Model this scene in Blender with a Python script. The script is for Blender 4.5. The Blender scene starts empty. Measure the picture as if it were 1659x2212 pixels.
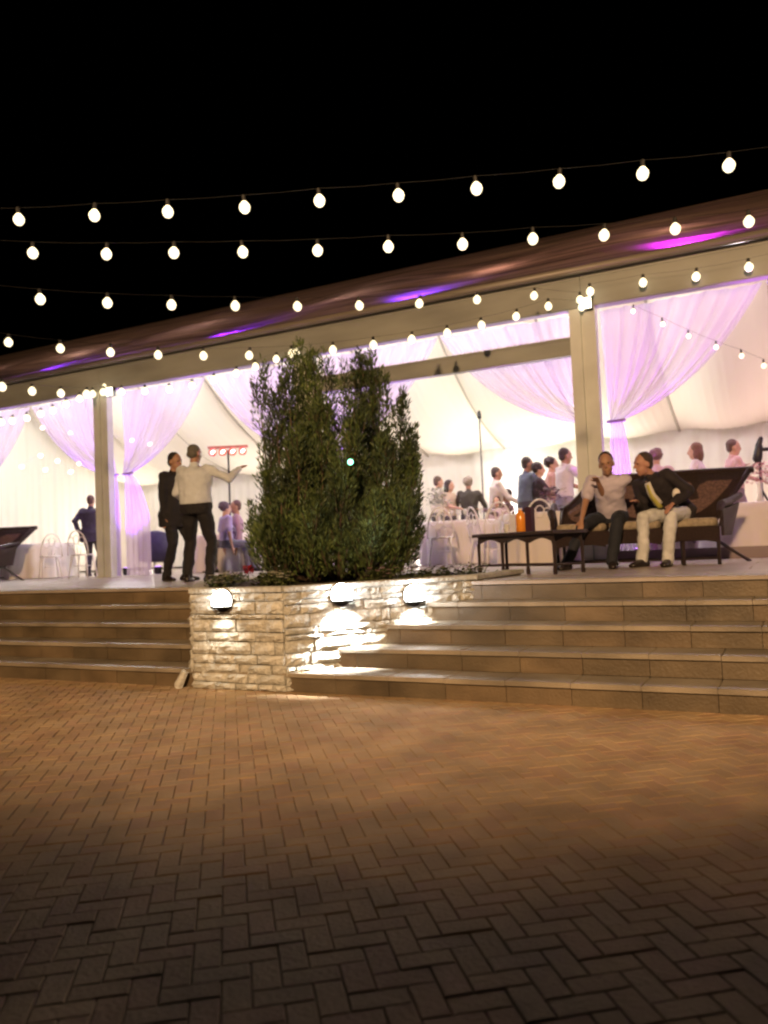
import bpy, math, random
import numpy as np
from mathutils import Vector, Matrix, Euler

S = bpy.context.scene
COL = S.collection
RND = random.Random(7)
PI = math.pi

# ------------------------------------------------------------------ camera
# distances in the notes below: world x runs along the tent front, y away from the camera, z up
FPX, CX, CY = 1750.0, 829.5, 1106.0            # focal length and centre of a 1659 x 2212 picture
EYE = Vector((0.0, 0.0, 1.06))
camd = bpy.data.cameras.new('camera'); cam = bpy.data.objects.new('camera', camd); COL.objects.link(cam)
camd.sensor_fit = 'VERTICAL'; camd.sensor_height = 36.0; camd.lens = 36.0 * FPX / 2212.0
camd.clip_start = 0.05; camd.clip_end = 800.0
CM = (Matrix.Rotation(math.radians(27.0), 4, 'Z') @ Matrix.Rotation(math.radians(92.62), 4, 'X')
      @ Matrix.Rotation(math.radians(-2.46), 4, 'Z'))
cam.matrix_world = Matrix.Translation(EYE) @ CM
S.camera = cam
camd.dof.use_dof = True; camd.dof.focus_distance = 5.0; camd.dof.aperture_fstop = 2.0   # the phone's slightly soft night focus
CR = CM.to_3x3()

# ------------------------------------------------------------------ night sky
world = bpy.data.worlds.new("World"); S.world = world; world.use_nodes = True
wn = world.node_tree.nodes; wl = world.node_tree.links
sky = wn.new('ShaderNodeTexSky'); sky.sky_type = 'NISHITA'; sky.sun_disc = False
sky.sun_elevation = math.radians(-6.0); sky.sun_rotation = math.radians(200.0)
wl.new(sky.outputs[0], wn['Background'].inputs['Color'])
wn['Background'].inputs['Strength'].default_value = 0.02
S.view_settings.view_transform = 'Standard'; S.view_settings.look = 'None'
S.view_settings.exposure = 0.0; S.view_settings.gamma = 1.0
S.view_settings.use_curve_mapping = False

# ------------------------------------------------------------------ lamps, those below added out of view
def lamp(name, kind, loc, power, col, aim=None, radius=0.05, size=math.radians(60), blend=0.5):
    d = bpy.data.lights.new(name, kind); d.energy = power; d.color = col
    if kind == 'SPOT':
        d.spot_size = size; d.spot_blend = blend; d.shadow_soft_size = radius
    elif kind == 'POINT':
        d.shadow_soft_size = radius
    o = bpy.data.objects.new(name, d); COL.objects.link(o); o.location = loc
    if aim is not None:
        o.rotation_euler = (Vector(aim) - Vector(loc)).to_track_quat('-Z', 'Y').to_euler()
    return o

def CZ(X, Z, z):                                # a place given by metres right of / ahead of the camera
    return Vector((.891 * X - .454 * Z, .454 * X + .891 * Z, z))

# unseen warm flood added high behind the camera for ground, steps and tent front
FLOOD_P = 12500
lamp('front_flood_light', 'SPOT', CZ(-2.4, -8.5, 7.2), FLOOD_P, (1.0, .61, .30), CZ(.6, 7.0, 12.16), .3, math.radians(100), .15)

# point lamps added out of view behind the eave beam to brighten the interior
for i, x in enumerate((-17.5, -13.6, -9.0, -4.6, -0.4, 4.2)):
    lamp('interior_fill_light', 'POINT', (x, 13.55, 4.98), 360 if x < -3 else 170, (1.0, .97, .90) if x < -3 else (1.0, .84, .84), radius=.05)
for x in (-18, -14.5, -11, -7.5, -4.5, -1.5, 1.5, 5):
    lamp('roof_void_fill', 'POINT', (x, 13.6, 5.62), 18, (1.0, .55, .30) if x > -6 else (1.0, .68, .42), radius=.06)  # unseen warm lamps added above the liner so the roof glows in streaks
for x, p, c in ((-19, 380, (1.0, .92, .78)), (-13.5, 380, (1.0, .92, .78)), (-9.3, 320, (1.0, .88, .76)), (-5.4, 850, (.96, .98, .78)), (-2.2, 150, (1.0, .76, .70)), (1.8, 460, (1.0, .68, .62))):
    lamp('back_fill_spot', 'SPOT', (x, 20.3, 1.0), p, c, (x - .3, 16.0, 6.0), .08, math.radians(150), .9)  # hidden floor spots added to brighten the ceiling liner and back wall

# ------------------------------------------------------------------ helpers: pictures to places
def ray(px, py):
    return (CR @ Vector(((px - CX) / FPX, -(py - CY) / FPX, -1.0)))
def at(px, py, x=None, y=None, z=None):
    d = ray(px, py)
    if z is not None: t = (z - EYE.z) / d.z
    elif y is not None: t = (y - EYE.y) / d.y
    else: t = (x - EYE.x) / d.x
    return EYE + d * t
def atZ(px, py, Z):                             # depth ahead of the camera
    d = ray(px, py); f = -.454 * d.x + .891 * d.y
    return EYE + d * (Z / f)
def atV(px, py, A, B):                          # on the vertical plane through A and B
    n = Vector((B.y - A.y, -(B.x - A.x), 0)); d = ray(px, py)
    return EYE + d * ((A - EYE).dot(n) / d.dot(n))

# ------------------------------------------------------------------ materials
MATS = {}
def mat(name, col, rough=.6, metal=0.0, noise=None, bump=None, emit=None, trans=0.0, island=None, spec=None, coat=0.0, alpha=None, world=False, tcol=None):
    """noise=(scale, amount, stretch) varies the colour; bump=(scale, strength); island=(colA,colB) varies per piece"""
    if name in MATS: return MATS[name]
    m = bpy.data.materials.new(name); m.use_nodes = True; nt = m.node_tree; N = nt.nodes; L = nt.links
    b = N['Principled BSDF']; b.inputs['Base Color'].default_value = (*col, 1); b.inputs['Roughness'].default_value = rough
    b.inputs['Metallic'].default_value = metal
    if spec is not None: b.inputs['Specular IOR Level'].default_value = spec
    if coat: b.inputs['Coat Weight'].default_value = coat
    src = None
    tc = N.new('ShaderNodeTexCoord'); co = tc.outputs['Object']
    if world: co = N.new('ShaderNodeNewGeometry').outputs['Position']
    if island:
        g = N.new('ShaderNodeNewGeometry'); r = N.new('ShaderNodeValToRGB')
        r.color_ramp.elements[0].color = (*island[0], 1); r.color_ramp.elements[1].color = (*island[1], 1)
        L.new(g.outputs['Random Per Island'], r.inputs[0]); src = r.outputs[0]
    if noise:
        mp = N.new('ShaderNodeMapping'); L.new(co, mp.inputs[0])
        mp.inputs['Scale'].default_value = noise[2] if len(noise) > 2 else (1, 1, 1)
        n = N.new('ShaderNodeTexNoise'); n.inputs['Scale'].default_value = noise[0]; n.inputs['Detail'].default_value = 6
        L.new(mp.outputs[0], n.inputs[0])
        mr = N.new('ShaderNodeMapRange'); mr.inputs[1].default_value = .3; mr.inputs[2].default_value = .7
        mr.inputs[3].default_value = 1 - noise[1]; mr.inputs[4].default_value = 1 + noise[1]
        L.new(n.outputs[0], mr.inputs[0])
        hv = N.new('ShaderNodeHueSaturation'); hv.inputs['Color'].default_value = (*col, 1)
        if src: L.new(src, hv.inputs['Color'])
        L.new(mr.outputs[0], hv.inputs['Value']); src = hv.outputs[0]
    if src: L.new(src, b.inputs['Base Color'])
    if bump:
        n2 = N.new('ShaderNodeTexNoise'); n2.inputs['Scale'].default_value = bump[0]; n2.inputs['Detail'].default_value = 8
        mp2 = N.new('ShaderNodeMapping'); L.new(co, mp2.inputs[0]); L.new(mp2.outputs[0], n2.inputs[0])
        if len(bump) > 2: mp2.inputs['Scale'].default_value = bump[2]
        bp = N.new('ShaderNodeBump'); bp.inputs['Strength'].default_value = bump[1]; bp.inputs['Distance'].default_value = .02
        L.new(n2.outputs[0], bp.inputs['Height']); L.new(bp.outputs[0], b.inputs['Normal'])
    if emit:
        b.inputs['Emission Color'].default_value = (*emit[0], 1); b.inputs['Emission Strength'].default_value = emit[1]
    out = N['Material Output']
    last = b.outputs[0]
    if trans:
        t = N.new('ShaderNodeBsdfTranslucent'); t.inputs[0].default_value = (*(tcol or col), 1)
        if src and not tcol: L.new(src, t.inputs[0])
        if tcol and noise:
            h2 = N.new('ShaderNodeHueSaturation'); h2.inputs['Color'].default_value = (*tcol, 1)
            L.new(mr.outputs[0], h2.inputs['Value']); L.new(h2.outputs[0], t.inputs[0])
        mx = N.new('ShaderNodeMixShader'); mx.inputs[0].default_value = trans
        L.new(last, mx.inputs[1]); L.new(t.outputs[0], mx.inputs[2]); last = mx.outputs[0]
    if alpha is not None:
        t = N.new('ShaderNodeBsdfTransparent'); mx = N.new('ShaderNodeMixShader'); mx.inputs[0].default_value = alpha
        L.new(t.outputs[0], mx.inputs[1]); L.new(last, mx.inputs[2]); last = mx.outputs[0]
    L.new(last, out.inputs[0])
    MATS[name] = m
    return m

M_ground = mat('mortar sand', (.26, .19, .11), .95, noise=(6, .4))
M_paver = mat('concrete paver', (.2, .15, .12), .8, island=None, noise=(40, .25), bump=(90, .35))
def paver_mats():
    out = []
    for i, c in enumerate(((.38, .265, .145), (.36, .25, .14), (.39, .27, .15), (.36, .235, .135), (.37, .265, .155), (.375, .245, .145))):
        out.append(mat('concrete paver %d' % i, c, .85, noise=(2.6, .26), bump=(60, .25), world=True, spec=.25))
    return out
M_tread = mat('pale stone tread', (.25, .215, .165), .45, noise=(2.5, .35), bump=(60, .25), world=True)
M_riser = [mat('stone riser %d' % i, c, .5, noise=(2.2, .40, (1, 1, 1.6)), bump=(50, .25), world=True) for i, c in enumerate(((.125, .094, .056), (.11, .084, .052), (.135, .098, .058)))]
M_terrace = mat('terrace tiles', (.36, .31, .27), .35, noise=(3, .15), bump=(30, .1))
M_stone = [mat('split stone %d' % i, c, .85, noise=(18, .25), bump=(45, 1.0)) for i, c in enumerate(((.52, .52, .48), (.47, .47, .43), (.56, .56, .52), (.49, .48, .43)))]
M_mortar = mat('mortar', (.40, .39, .34), .95, noise=(20, .3), bump=(60, .6))
M_soil = mat('soil', (.04, .03, .02), .95, noise=(20, .4), bump=(30, 1))
M_white = mat('white painted metal', (.64, .67, .66), .45, noise=(2.5, .10))
M_beam = mat('grey white beam', (.31, .32, .30), .5, noise=(1.2, .22, (.6, 2, 2)))
M_roof = mat('pvc roof', (.26, .20, .165), .38, noise=(2.0, .90, (.05, 5.0, 5.0)), bump=(1.4, 1.0, (.35, 6, 6)), trans=.38, tcol=(.34, .25, .30))  # reflection streaks put into both colours as noise stretched along the roof
M_liner = mat('ceiling liner', (.82, .76, .68), .8)
M_wallfab = mat('white wall drape', (.86, .83, .77), .85)
M_drape = mat('sheer drape', (.66, .56, .79), .75, trans=.5, alpha=.68)
M_cable = mat('black cable', (.02, .02, .02), .6)
M_bulb = mat('glowing bulb', (1, .95, .8), .4, emit=((1.0, .88, .56), 1.9))
M_reflspot = mat('glowing reflection spot', (1, .95, .8), .4, emit=((1.0, .80, .62), 6.0))
M_lampg = mat('lamp glass', (1, 1, 1), .3, emit=((1.0, .97, .90), 40.0))
M_lampg_hi = mat('bright lamp glass', (1, 1, 1), .3, emit=((.97, .98, 1.0), 100.0))
M_dark = mat('dark metal', (.03, .03, .03), .4, metal=.6)
M_panel = mat('lit panel', (1, 1, 1), .5, emit=((1.0, .96, .84), 3.2))
M_wicker = mat('dark wicker', (.032, .018, .017), .5, noise=(60, .5), bump=(140, 1.0))
M_wickerl = mat('open wicker weave', (.15, .09, .085), .6, noise=(50, .5), bump=(120, 1.0))
M_cushion = mat('beige cushion', (.32, .27, .20), .9, noise=(25, .3))
M_cloth = mat('tablecloth', (.78, .74, .74), .85, trans=.12)
M_chair = mat('white chair resin', (.78, .75, .78), .35)
M_glass = mat('drinking glass', (.85, .85, .85), .08, alpha=.45)

# ------------------------------------------------------------------ mesh builder
class MB:
    def __init__(s): s.v = []; s.f = []
    def add(s, vs, fs):
        k = len(s.v); s.v += [tuple(v) for v in vs]; s.f += [tuple(i + k for i in f) for f in fs]
    def box(s, c, d, rot=None, taper=1.0):
        x, y, z = d[0] / 2, d[1] / 2, d[2] / 2
        P = [Vector((sx * x * (taper if sz < 0 else 1), sy * y * (taper if sz < 0 else 1), sz * z)) for sz in (-1, 1) for sy in (-1, 1) for sx in (-1, 1)]
        if rot is not None: P = [rot @ p for p in P]
        s.add([p + Vector(c) for p in P], [(0, 2, 3, 1), (4, 5, 7, 6), (0, 1, 5, 4), (2, 6, 7, 3), (0, 4, 6, 2), (1, 3, 7, 5)])
    def cbox(s, c, d, ch=.006, rot=None):        # box with chamfered top edges
        x, y, z = d[0] / 2, d[1] / 2, d[2] / 2
        P = []
        for (zz, k) in ((-z, 0), (z - ch, 0), (z, ch)):
            for sx, sy in ((-1, -1), (1, -1), (1, 1), (-1, 1)): P.append(Vector((sx * (x - k), sy * (y - k), zz)))
        if rot is not None: P = [rot @ p for p in P]
        F = [(8, 9, 10, 11), (3, 2, 1, 0)]
        for a in (0, 4):
            for i in range(4):
                j = (i + 1) % 4; F.append((a + i, a + j, a + 4 + j, a + 4 + i))
        s.add([p + Vector(c) for p in P], F)
    def rings(s, rings, cap=True, closed=True):
        n = len(rings[0]); k = len(s.v)
        for r in rings: s.v += [tuple(p) for p in r]
        for a in range(len(rings) - 1):
            for i in range(n if closed else n - 1):
                j = (i + 1) % n
                s.f.append((k + a * n + i, k + a * n + j, k + (a + 1) * n + j, k + (a + 1) * n + i))
        if cap and closed:
            s.f.append(tuple(k + i for i in reversed(range(n)))); s.f.append(tuple(k + (len(rings) - 1) * n + i for i in range(n)))
    def tube(s, pts, r, seg=7, cap=True, up=Vector((0, 0, 1))):
        pts = [Vector(p) for p in pts]; rs = r if isinstance(r, (list, tuple)) else [r] * len(pts)
        R = []
        for i, p in enumerate(pts):
            t = (pts[min(i + 1, len(pts) - 1)] - pts[max(i - 1, 0)]).normalized()
            a = t.cross(up)
            if a.length < .1: a = t.cross(Vector((0, 1, 0)))
            a.normalize(); b = a.cross(t)
            R.append([p + (a * math.cos(2 * PI * k / seg) + b * math.sin(2 * PI * k / seg)) * rs[i] for k in range(seg)])
        s.rings(R, cap)
    def capsule(s, a, b, ra, rb, seg=12, flat=1.0, side=None):
        a, b = Vector(a), Vector(b); t = (b - a); L = t.length
        t = t.normalized() if L > 1e-6 else Vector((0, 0, 1))
        u = side.copy() if side is not None else t.cross(Vector((0, 0, 1)))
        if u.length < .1: u = Vector((1, 0, 0))
        u = (u - t * u.dot(t)).normalized(); w = t.cross(u)
        R = []
        for ang in (-80, -45, -15): R.append((a + t * ra * math.sin(math.radians(ang)), ra * math.cos(math.radians(ang))))
        for k in (.33, .66): R.append((a + t * L * k, ra + (rb - ra) * k))
        for ang in (15, 45, 80): R.append((b + t * rb * math.sin(math.radians(ang)), rb * math.cos(math.radians(ang))))
        s.rings([[c + u * r * math.cos(2 * PI * i / seg) + w * r * flat * math.sin(2 * PI * i / seg) for i in range(seg)] for c, r in R])
    def ell(s, c, r, rot=None, seg=14, nr=9):
        R = []
        for a in range(1, nr):
            th = PI * a / nr; ring = []
            for i in range(seg):
                ph = 2 * PI * i / seg
                p = Vector((r[0] * math.sin(th) * math.cos(ph), r[1] * math.sin(th) * math.sin(ph), -r[2] * math.cos(th)))
                ring.append((rot @ p if rot is not None else p) + Vector(c))
            R.append(ring)
        s.rings(R)
    def lathe(s, c, prof, seg=16, cap=True):
        s.rings([[Vector(c) + Vector((r * math.cos(2 * PI * i / seg), r * math.sin(2 * PI * i / seg), z)) for i in range(seg)] for r, z in prof], cap)
    def grid(s, fn, nu, nv):
        k = len(s.v)
        for j in range(nv + 1):
            for i in range(nu + 1): s.v.append(tuple(fn(i / nu, j / nv)))
        for j in range(nv):
            for i in range(nu):
                a = k + j * (nu + 1) + i; s.f.append((a, a + 1, a + nu + 2, a + nu + 1))
    def build(s, name, m, parent=None, smooth=False, loc=None):
        me = bpy.data.meshes.new(name); me.from_pydata(s.v, [], s.f); me.update()
        for q in (m if isinstance(m, (list, tuple)) else [m]): me.materials.append(q)
        if smooth: me.polygons.foreach_set('use_smooth', [True] * len(me.polygons))
        o = bpy.data.objects.new(name, me); COL.objects.link(o)
        if parent is not None: o.parent = parent
        if loc is not None: o.location = loc
        return o

def tag(o, label=None, cat=None, group=None, kind=None):
    if label: o['label'] = label
    if cat: o['category'] = cat
    if group: o['group'] = group
    if kind: o['kind'] = kind
    return o
def empty(name, loc, rz=0, **k):
    o = bpy.data.objects.new(name, None); COL.objects.link(o); o.location = loc; o.rotation_euler = (0, 0, rz)
    o.empty_display_size = .1
    return tag(o, **k)
def copy_tree(o, parent=None):
    c = o.copy(); COL.objects.link(c); c.parent = parent
    for ch in list(o.children): copy_tree(ch, c)
    return c

T = .75                                          # terrace height
Y1, TR, RS = 5.22, .325, .15                     # first riser, tread depth, riser height
YE = Y1 + 4 * TR                                 # terrace edge
YF = 11.19                                       # tent front
BAY = 4.55
PX = [-2.48 + BAY * k for k in range(-4, 3)]     # tent posts (x)
XL, XR = PX[0], PX[-1]
RIDGE_Y, BACK_Y = 16.19, 21.2

# ================================================================== ground and paving
g = MB(); g.box((0, 0, -.1075), (700, 700, .2)); g.build('ground', M_ground); tag(bpy.data.objects['ground'], kind='structure')
PM = paver_mats()
ground = bpy.data.objects['ground']
a0 = math.radians(38)
rotp = Matrix.Rotation(a0, 3, 'Z')
cand = []
PW, PL = .074, .148
# herringbone lattice: shifts (PW,PW) and (2PW,-2PW) tile the plane
cand = []
for i in range(-150, 151):
    for j in range(-75, 76):
        bx, by = i * PW + j * 2 * PW, i * PW - j * 2 * PW
        cand.append((bx + PL / 2, by + PW / 2, 0)); cand.append((bx + PW / 2, by + PW + PL / 2, 1))
near = []
CP = CZ(0, 3.6, 0)
for (x, y, r) in cand:
    p = rotp @ Vector((x, y, 0)); p = p + Vector((CP.x, CP.y, 0))
    if p.y > Y1 + .10: continue
    X = .891 * p.x + .454 * p.y; Z = -.454 * p.x + .891 * p.y
    if Z < 1.0 or Z > 13 or abs(X) > Z * .70 + 3.0: continue
    inview = Z > 1.72 and abs(X) < Z * .49
    near.append(((Z if inview else Z + 100), p, r))
near.sort(key=lambda t: t[0])
rest = MB()
base_mesh = {}
def paver_shape(mb, p, r, dz, tilt):
    R = Matrix.Rotation(a0 + (PI / 2 if r else 0), 3, 'Z') @ Matrix.Rotation(tilt[0], 3, 'X') @ Matrix.Rotation(tilt[1], 3, 'Y')
    mb.cbox((p.x, p.y, -.03 + dz), (PL - .003, PW - .003, .06), .003, R)
for q in PM:
    mb = MB(); mb.cbox((0, 0, -.03), (PL - .003, PW - .003, .06), .003)
    me = bpy.data.meshes.new('paver'); me.from_pydata(mb.v, [], mb.f); me.materials.append(q); base_mesh[q.name] = me
for n, (k, p, r) in enumerate(near):
    dz = RND.uniform(-.002, .0015); tl = (RND.uniform(-.010, .010), RND.uniform(-.006, .006))
    if n < 300:
        o = bpy.data.objects.new('paver', base_mesh[RND.choice(PM).name]); COL.objects.link(o); o.parent = ground
        o.location = (p.x, p.y, dz); o.rotation_euler = (tl[0], tl[1], a0 + (PI / 2 if r else 0))
    else:
        paver_shape(rest, p, r, dz, tl)
po = rest.build('paving', PM, ground); po['kind'] = 'stuff'
np.random.seed(3)
mi = np.repeat(np.random.randint(0, len(PM), len(rest.f) // 10 + 1), 10)[:len(rest.f)]
po.data.polygons.foreach_set('material_index', mi.astype(np.int32))

# ================================================================== terrace and steps
tb = MB(); tb.box(((XL + XR) / 2 - 6, (YE + .05 + 40) / 2, T / 2 - .03), (XR - XL + 34, 40 - YE - .05, T - .06 + .04)); 
terr = tb.build('terrace', M_terrace); tag(terr, kind='structure')
# terrace flags, joints every 0.6 m
SX0, SX1 = -14.4, 3.2
fl = MB()
k = 0
yy = YE - .02
while yy < YF + 6:
    xx = SX0 - 4 + (.3 if k % 2 else 0)
    while xx < SX1 + 1:
        fl.cbox((xx + .3, yy + .3, T - .012 + RND.uniform(-.001, .001)), (.594, .594, .028), .003); xx += .6
    yy += .6; k += 1
fo = fl.build('flagstones', M_terrace, terr); fo['kind'] = 'stuff'
for s_ in range(5):
    y = Y1 + s_ * TR; z0 = s_ * RS
    core = MB(); core.box(((SX0 + SX1) / 2, (y + .03 + YE + .2) / 2, z0 + (RS - .035) / 2 - .002), (SX1 - SX0, YE + .2 - y - .03, RS - .035))
    st = core.build('step', M_mortar); tag(st, kind='structure')
    n = 40; w = (SX1 - SX0) / n
    off = RND.uniform(0, .3)
    for i in range(n):
        xc = SX0 + (i + .5) * w + off
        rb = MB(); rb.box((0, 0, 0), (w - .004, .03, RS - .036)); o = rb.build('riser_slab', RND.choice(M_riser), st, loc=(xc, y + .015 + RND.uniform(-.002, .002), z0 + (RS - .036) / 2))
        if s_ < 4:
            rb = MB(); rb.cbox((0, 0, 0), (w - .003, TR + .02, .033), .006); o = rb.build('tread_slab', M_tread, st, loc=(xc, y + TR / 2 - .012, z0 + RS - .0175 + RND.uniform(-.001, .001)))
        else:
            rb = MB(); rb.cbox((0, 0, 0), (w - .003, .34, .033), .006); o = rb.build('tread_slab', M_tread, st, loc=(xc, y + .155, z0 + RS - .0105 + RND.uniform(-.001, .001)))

# ================================================================== planter
FL, FRt, BRt, BL = Vector((-4.45, 5.20, 0)), Vector((-3.55, 5.20, 0)), Vector((-2.50, 6.56, 0)), Vector((-5.50, 6.56, 0))
BR2, BL2 = Vector((-2.45, 7.75, 0)), Vector((-5.55, 7.75, 0))
planter = empty('stone_planter', (-4.0, 5.9, 0), label='raised planter of rough pale split stone built into the terrace steps', cat='planter')
off = Vector((-4.0, 5.9, 0))
pts = [FL, FRt, BRt, BR2, BL2, BL]
def prism(mb, pts, z0, z1, grow=0):
    c = sum(pts, Vector()) / len(pts)
    P = [p + (p - c).normalized() * grow for p in pts]; n = len(P)
    mb.add([(p.x, p.y, z0) for p in P] + [(p.x, p.y, z1) for p in P],
           [tuple(reversed(range(n))), tuple(range(n, 2 * n))] + [(i, (i + 1) % n, n + (i + 1) % n, n + i) for i in range(n)])
mb = MB(); prism(mb, [p - off for p in pts], -.02, .765, -.015); mb.build('core', M_mortar, planter)
def stone_face(A, B, z0, z1, seed):
    r = random.Random(seed); d = (B - A); L = d.length; d.normalize(); nrm = Vector((d.y, -d.x, 0))
    z = z0
    while z < z1 - .03:
        h = r.choice((.04, .055, .075, .10)); h = min(h, z1 - z)
        if z1 - z - h < .035: h = z1 - z
        u = 0.0
        while u < L - .02:
            w = r.uniform(.07, .34)
            if L - u - w < .08: w = L - u
            proud = r.uniform(.010, .034); nu, nv = 5, 3
            mb = MB(); V = []; g_ = .004
            vals = [[0 if (i in (0, nu) or j in (0, nv)) else r.uniform(.002, .027) for i in range(nu + 1)] for j in range(nv + 1)]
            for j in range(nv + 1):
                for i in range(nu + 1):
                    uu = g_ + (w - 2 * g_) * i / nu; vv = g_ + (h - 2 * g_) * j / nv
                    if 0 < i < nu: uu += r.uniform(-.01, .01) * 1
                    if i in (0, nu): uu += r.uniform(-.003, .003)
                    if j in (0, nv): vv += r.uniform(-.003, .003)
                    p = d * (uu - w / 2) + nrm * (proud - .012 + vals[j][i]) + Vector((0, 0, vv - h / 2)); V.append(p)
            k = len(V)
            rim = [i for i in range(nu)] + [j * (nu + 1) + nu for j in range(nv)] + [nv * (nu + 1) + nu - i for i in range(nu)] + [(nv - j) * (nu + 1) for j in range(nv)]
            F = [(j * (nu + 1) + i, j * (nu + 1) + i + 1, (j + 1) * (nu + 1) + i + 1, (j + 1) * (nu + 1) + i) for j in range(nv) for i in range(nu)]
            for q in rim: V.append(V[q] - nrm * (proud + .03))
            m_ = len(rim)
            for a in range(m_): F.append((rim[a], k + a, k + (a + 1) % m_, rim[(a + 1) % m_]))
            mb.add(V, F)
            c = A + d * (u + w / 2) + Vector((0, 0, z + h / 2)) - off
            mb.build('stone', r.choice(M_stone), planter, loc=c)
            u += w
        z += h
stone_face(FL, FRt, 0, .76, 1)
stone_face(FRt, BRt, 0, .76, 2)
stone_face(BL, FL, 0, .76, 3)
stone_face(BRt, BR2, .74, .765, 4)
# coping slabs along the rim
def coping(A, B):
    d = B - A; L = d.length; n = max(1, round(L / .42)); w = L / n; ang = math.atan2(d.y, d.x)
    for i in range(n):
        c = A + d.normalized() * (w * (i + .5)) - off; nrm = Vector((d.y, -d.x, 0)).normalized()
        mb = MB(); mb.cbox((0, 0, 0), (w - .005, .16, .04), .008)
        o = mb.build('coping_slab', M_stone[1], planter, loc=c - nrm * .055 + Vector((0, 0, .785 + .001 * i))); o.rotation_euler = (0, 0, ang)
coping(FL, FRt); coping(FRt, BRt); coping(BL, FL); coping(BRt, BR2); coping(BL2, BL)
mb = MB(); prism(mb, [p - off for p in pts], .762, .79, -.12); mb.build('soil', M_soil, planter)

# wall lamps (dome glass over a dark rim)
def wall_lamp(px, py, A, B, label, hot):
    d = (B - A).normalized(); nrm = Vector((d.y, -d.x, 0)); nn = nrm
    # point on the wall face under this pixel
    n = nrm; dd = ray(px, py); t = (A - EYE).dot(n) / dd.dot(n); c = EYE + dd * t + n * .03
    e = empty('wall_lamp', c, math.atan2(n.y, n.x) - PI / 2, label=label, cat='wall lamp', group='bulkhead lamps on the planter wall')
    r = .088
    mb = MB(); mb.lathe((0, 0, 0), [(.001, .0), (r * 1.02, .0), (r * 1.02, .02), (.001, .02)], 20)
    R = Matrix.Rotation(-PI / 2, 3, 'X'); mb.v = [tuple(R @ Vector(v)) for v in mb.v]; mb.build('back_plate', M_dark, e)
    mb = MB(); prof = [(r * math.cos(a * PI / 16), .02 + r * .95 * math.sin(a * PI / 16)) for a in range(9)]; prof[-1] = (.002, prof[-1][1])
    mb.lathe((0, 0, 0), prof, 24); mb.v = [tuple(R @ Vector(v)) for v in mb.v]; mb.v = [(v[0], v[1], max(v[2], -.038)) for v in mb.v]; mb.build('glass_dome', M_lampg_hi if hot else M_lampg, e, smooth=True)
    # rim guard across the lower edge
    mb = MB(); mb.tube([(r * 1.0 * math.cos(a), .02 + r * .96 * math.sin(a), -.048) for a in np.linspace(0, PI, 13)], .010, 6); mb.box((0, .05, -.048), (.13, .07, .012)); mb.build('guard', M_dark, e)
    p = hot * 95 + 6
    lamp('wall_lamp_beam', 'SPOT', c + n * .10 + Vector((0, 0, -.085)), p, (1.0, .97, .9) if hot else (1, .92, .75), c + n * .02 + Vector((0, 0, -.34)), .03, math.radians(110), .9)
    return e, c, n
wall_lamp(489, 1297, FL, FRt, 'small dim round wall lamp on the front face of the planter', False)
e2 = wall_lamp(733, 1284, FRt, BRt, 'brightest round wall lamp midway along the planter side wall', 2)
e3 = wall_lamp(888, 1286, FRt, BRt, 'glaring wall lamp at the planter end beside the upper steps', 1.2)

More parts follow.
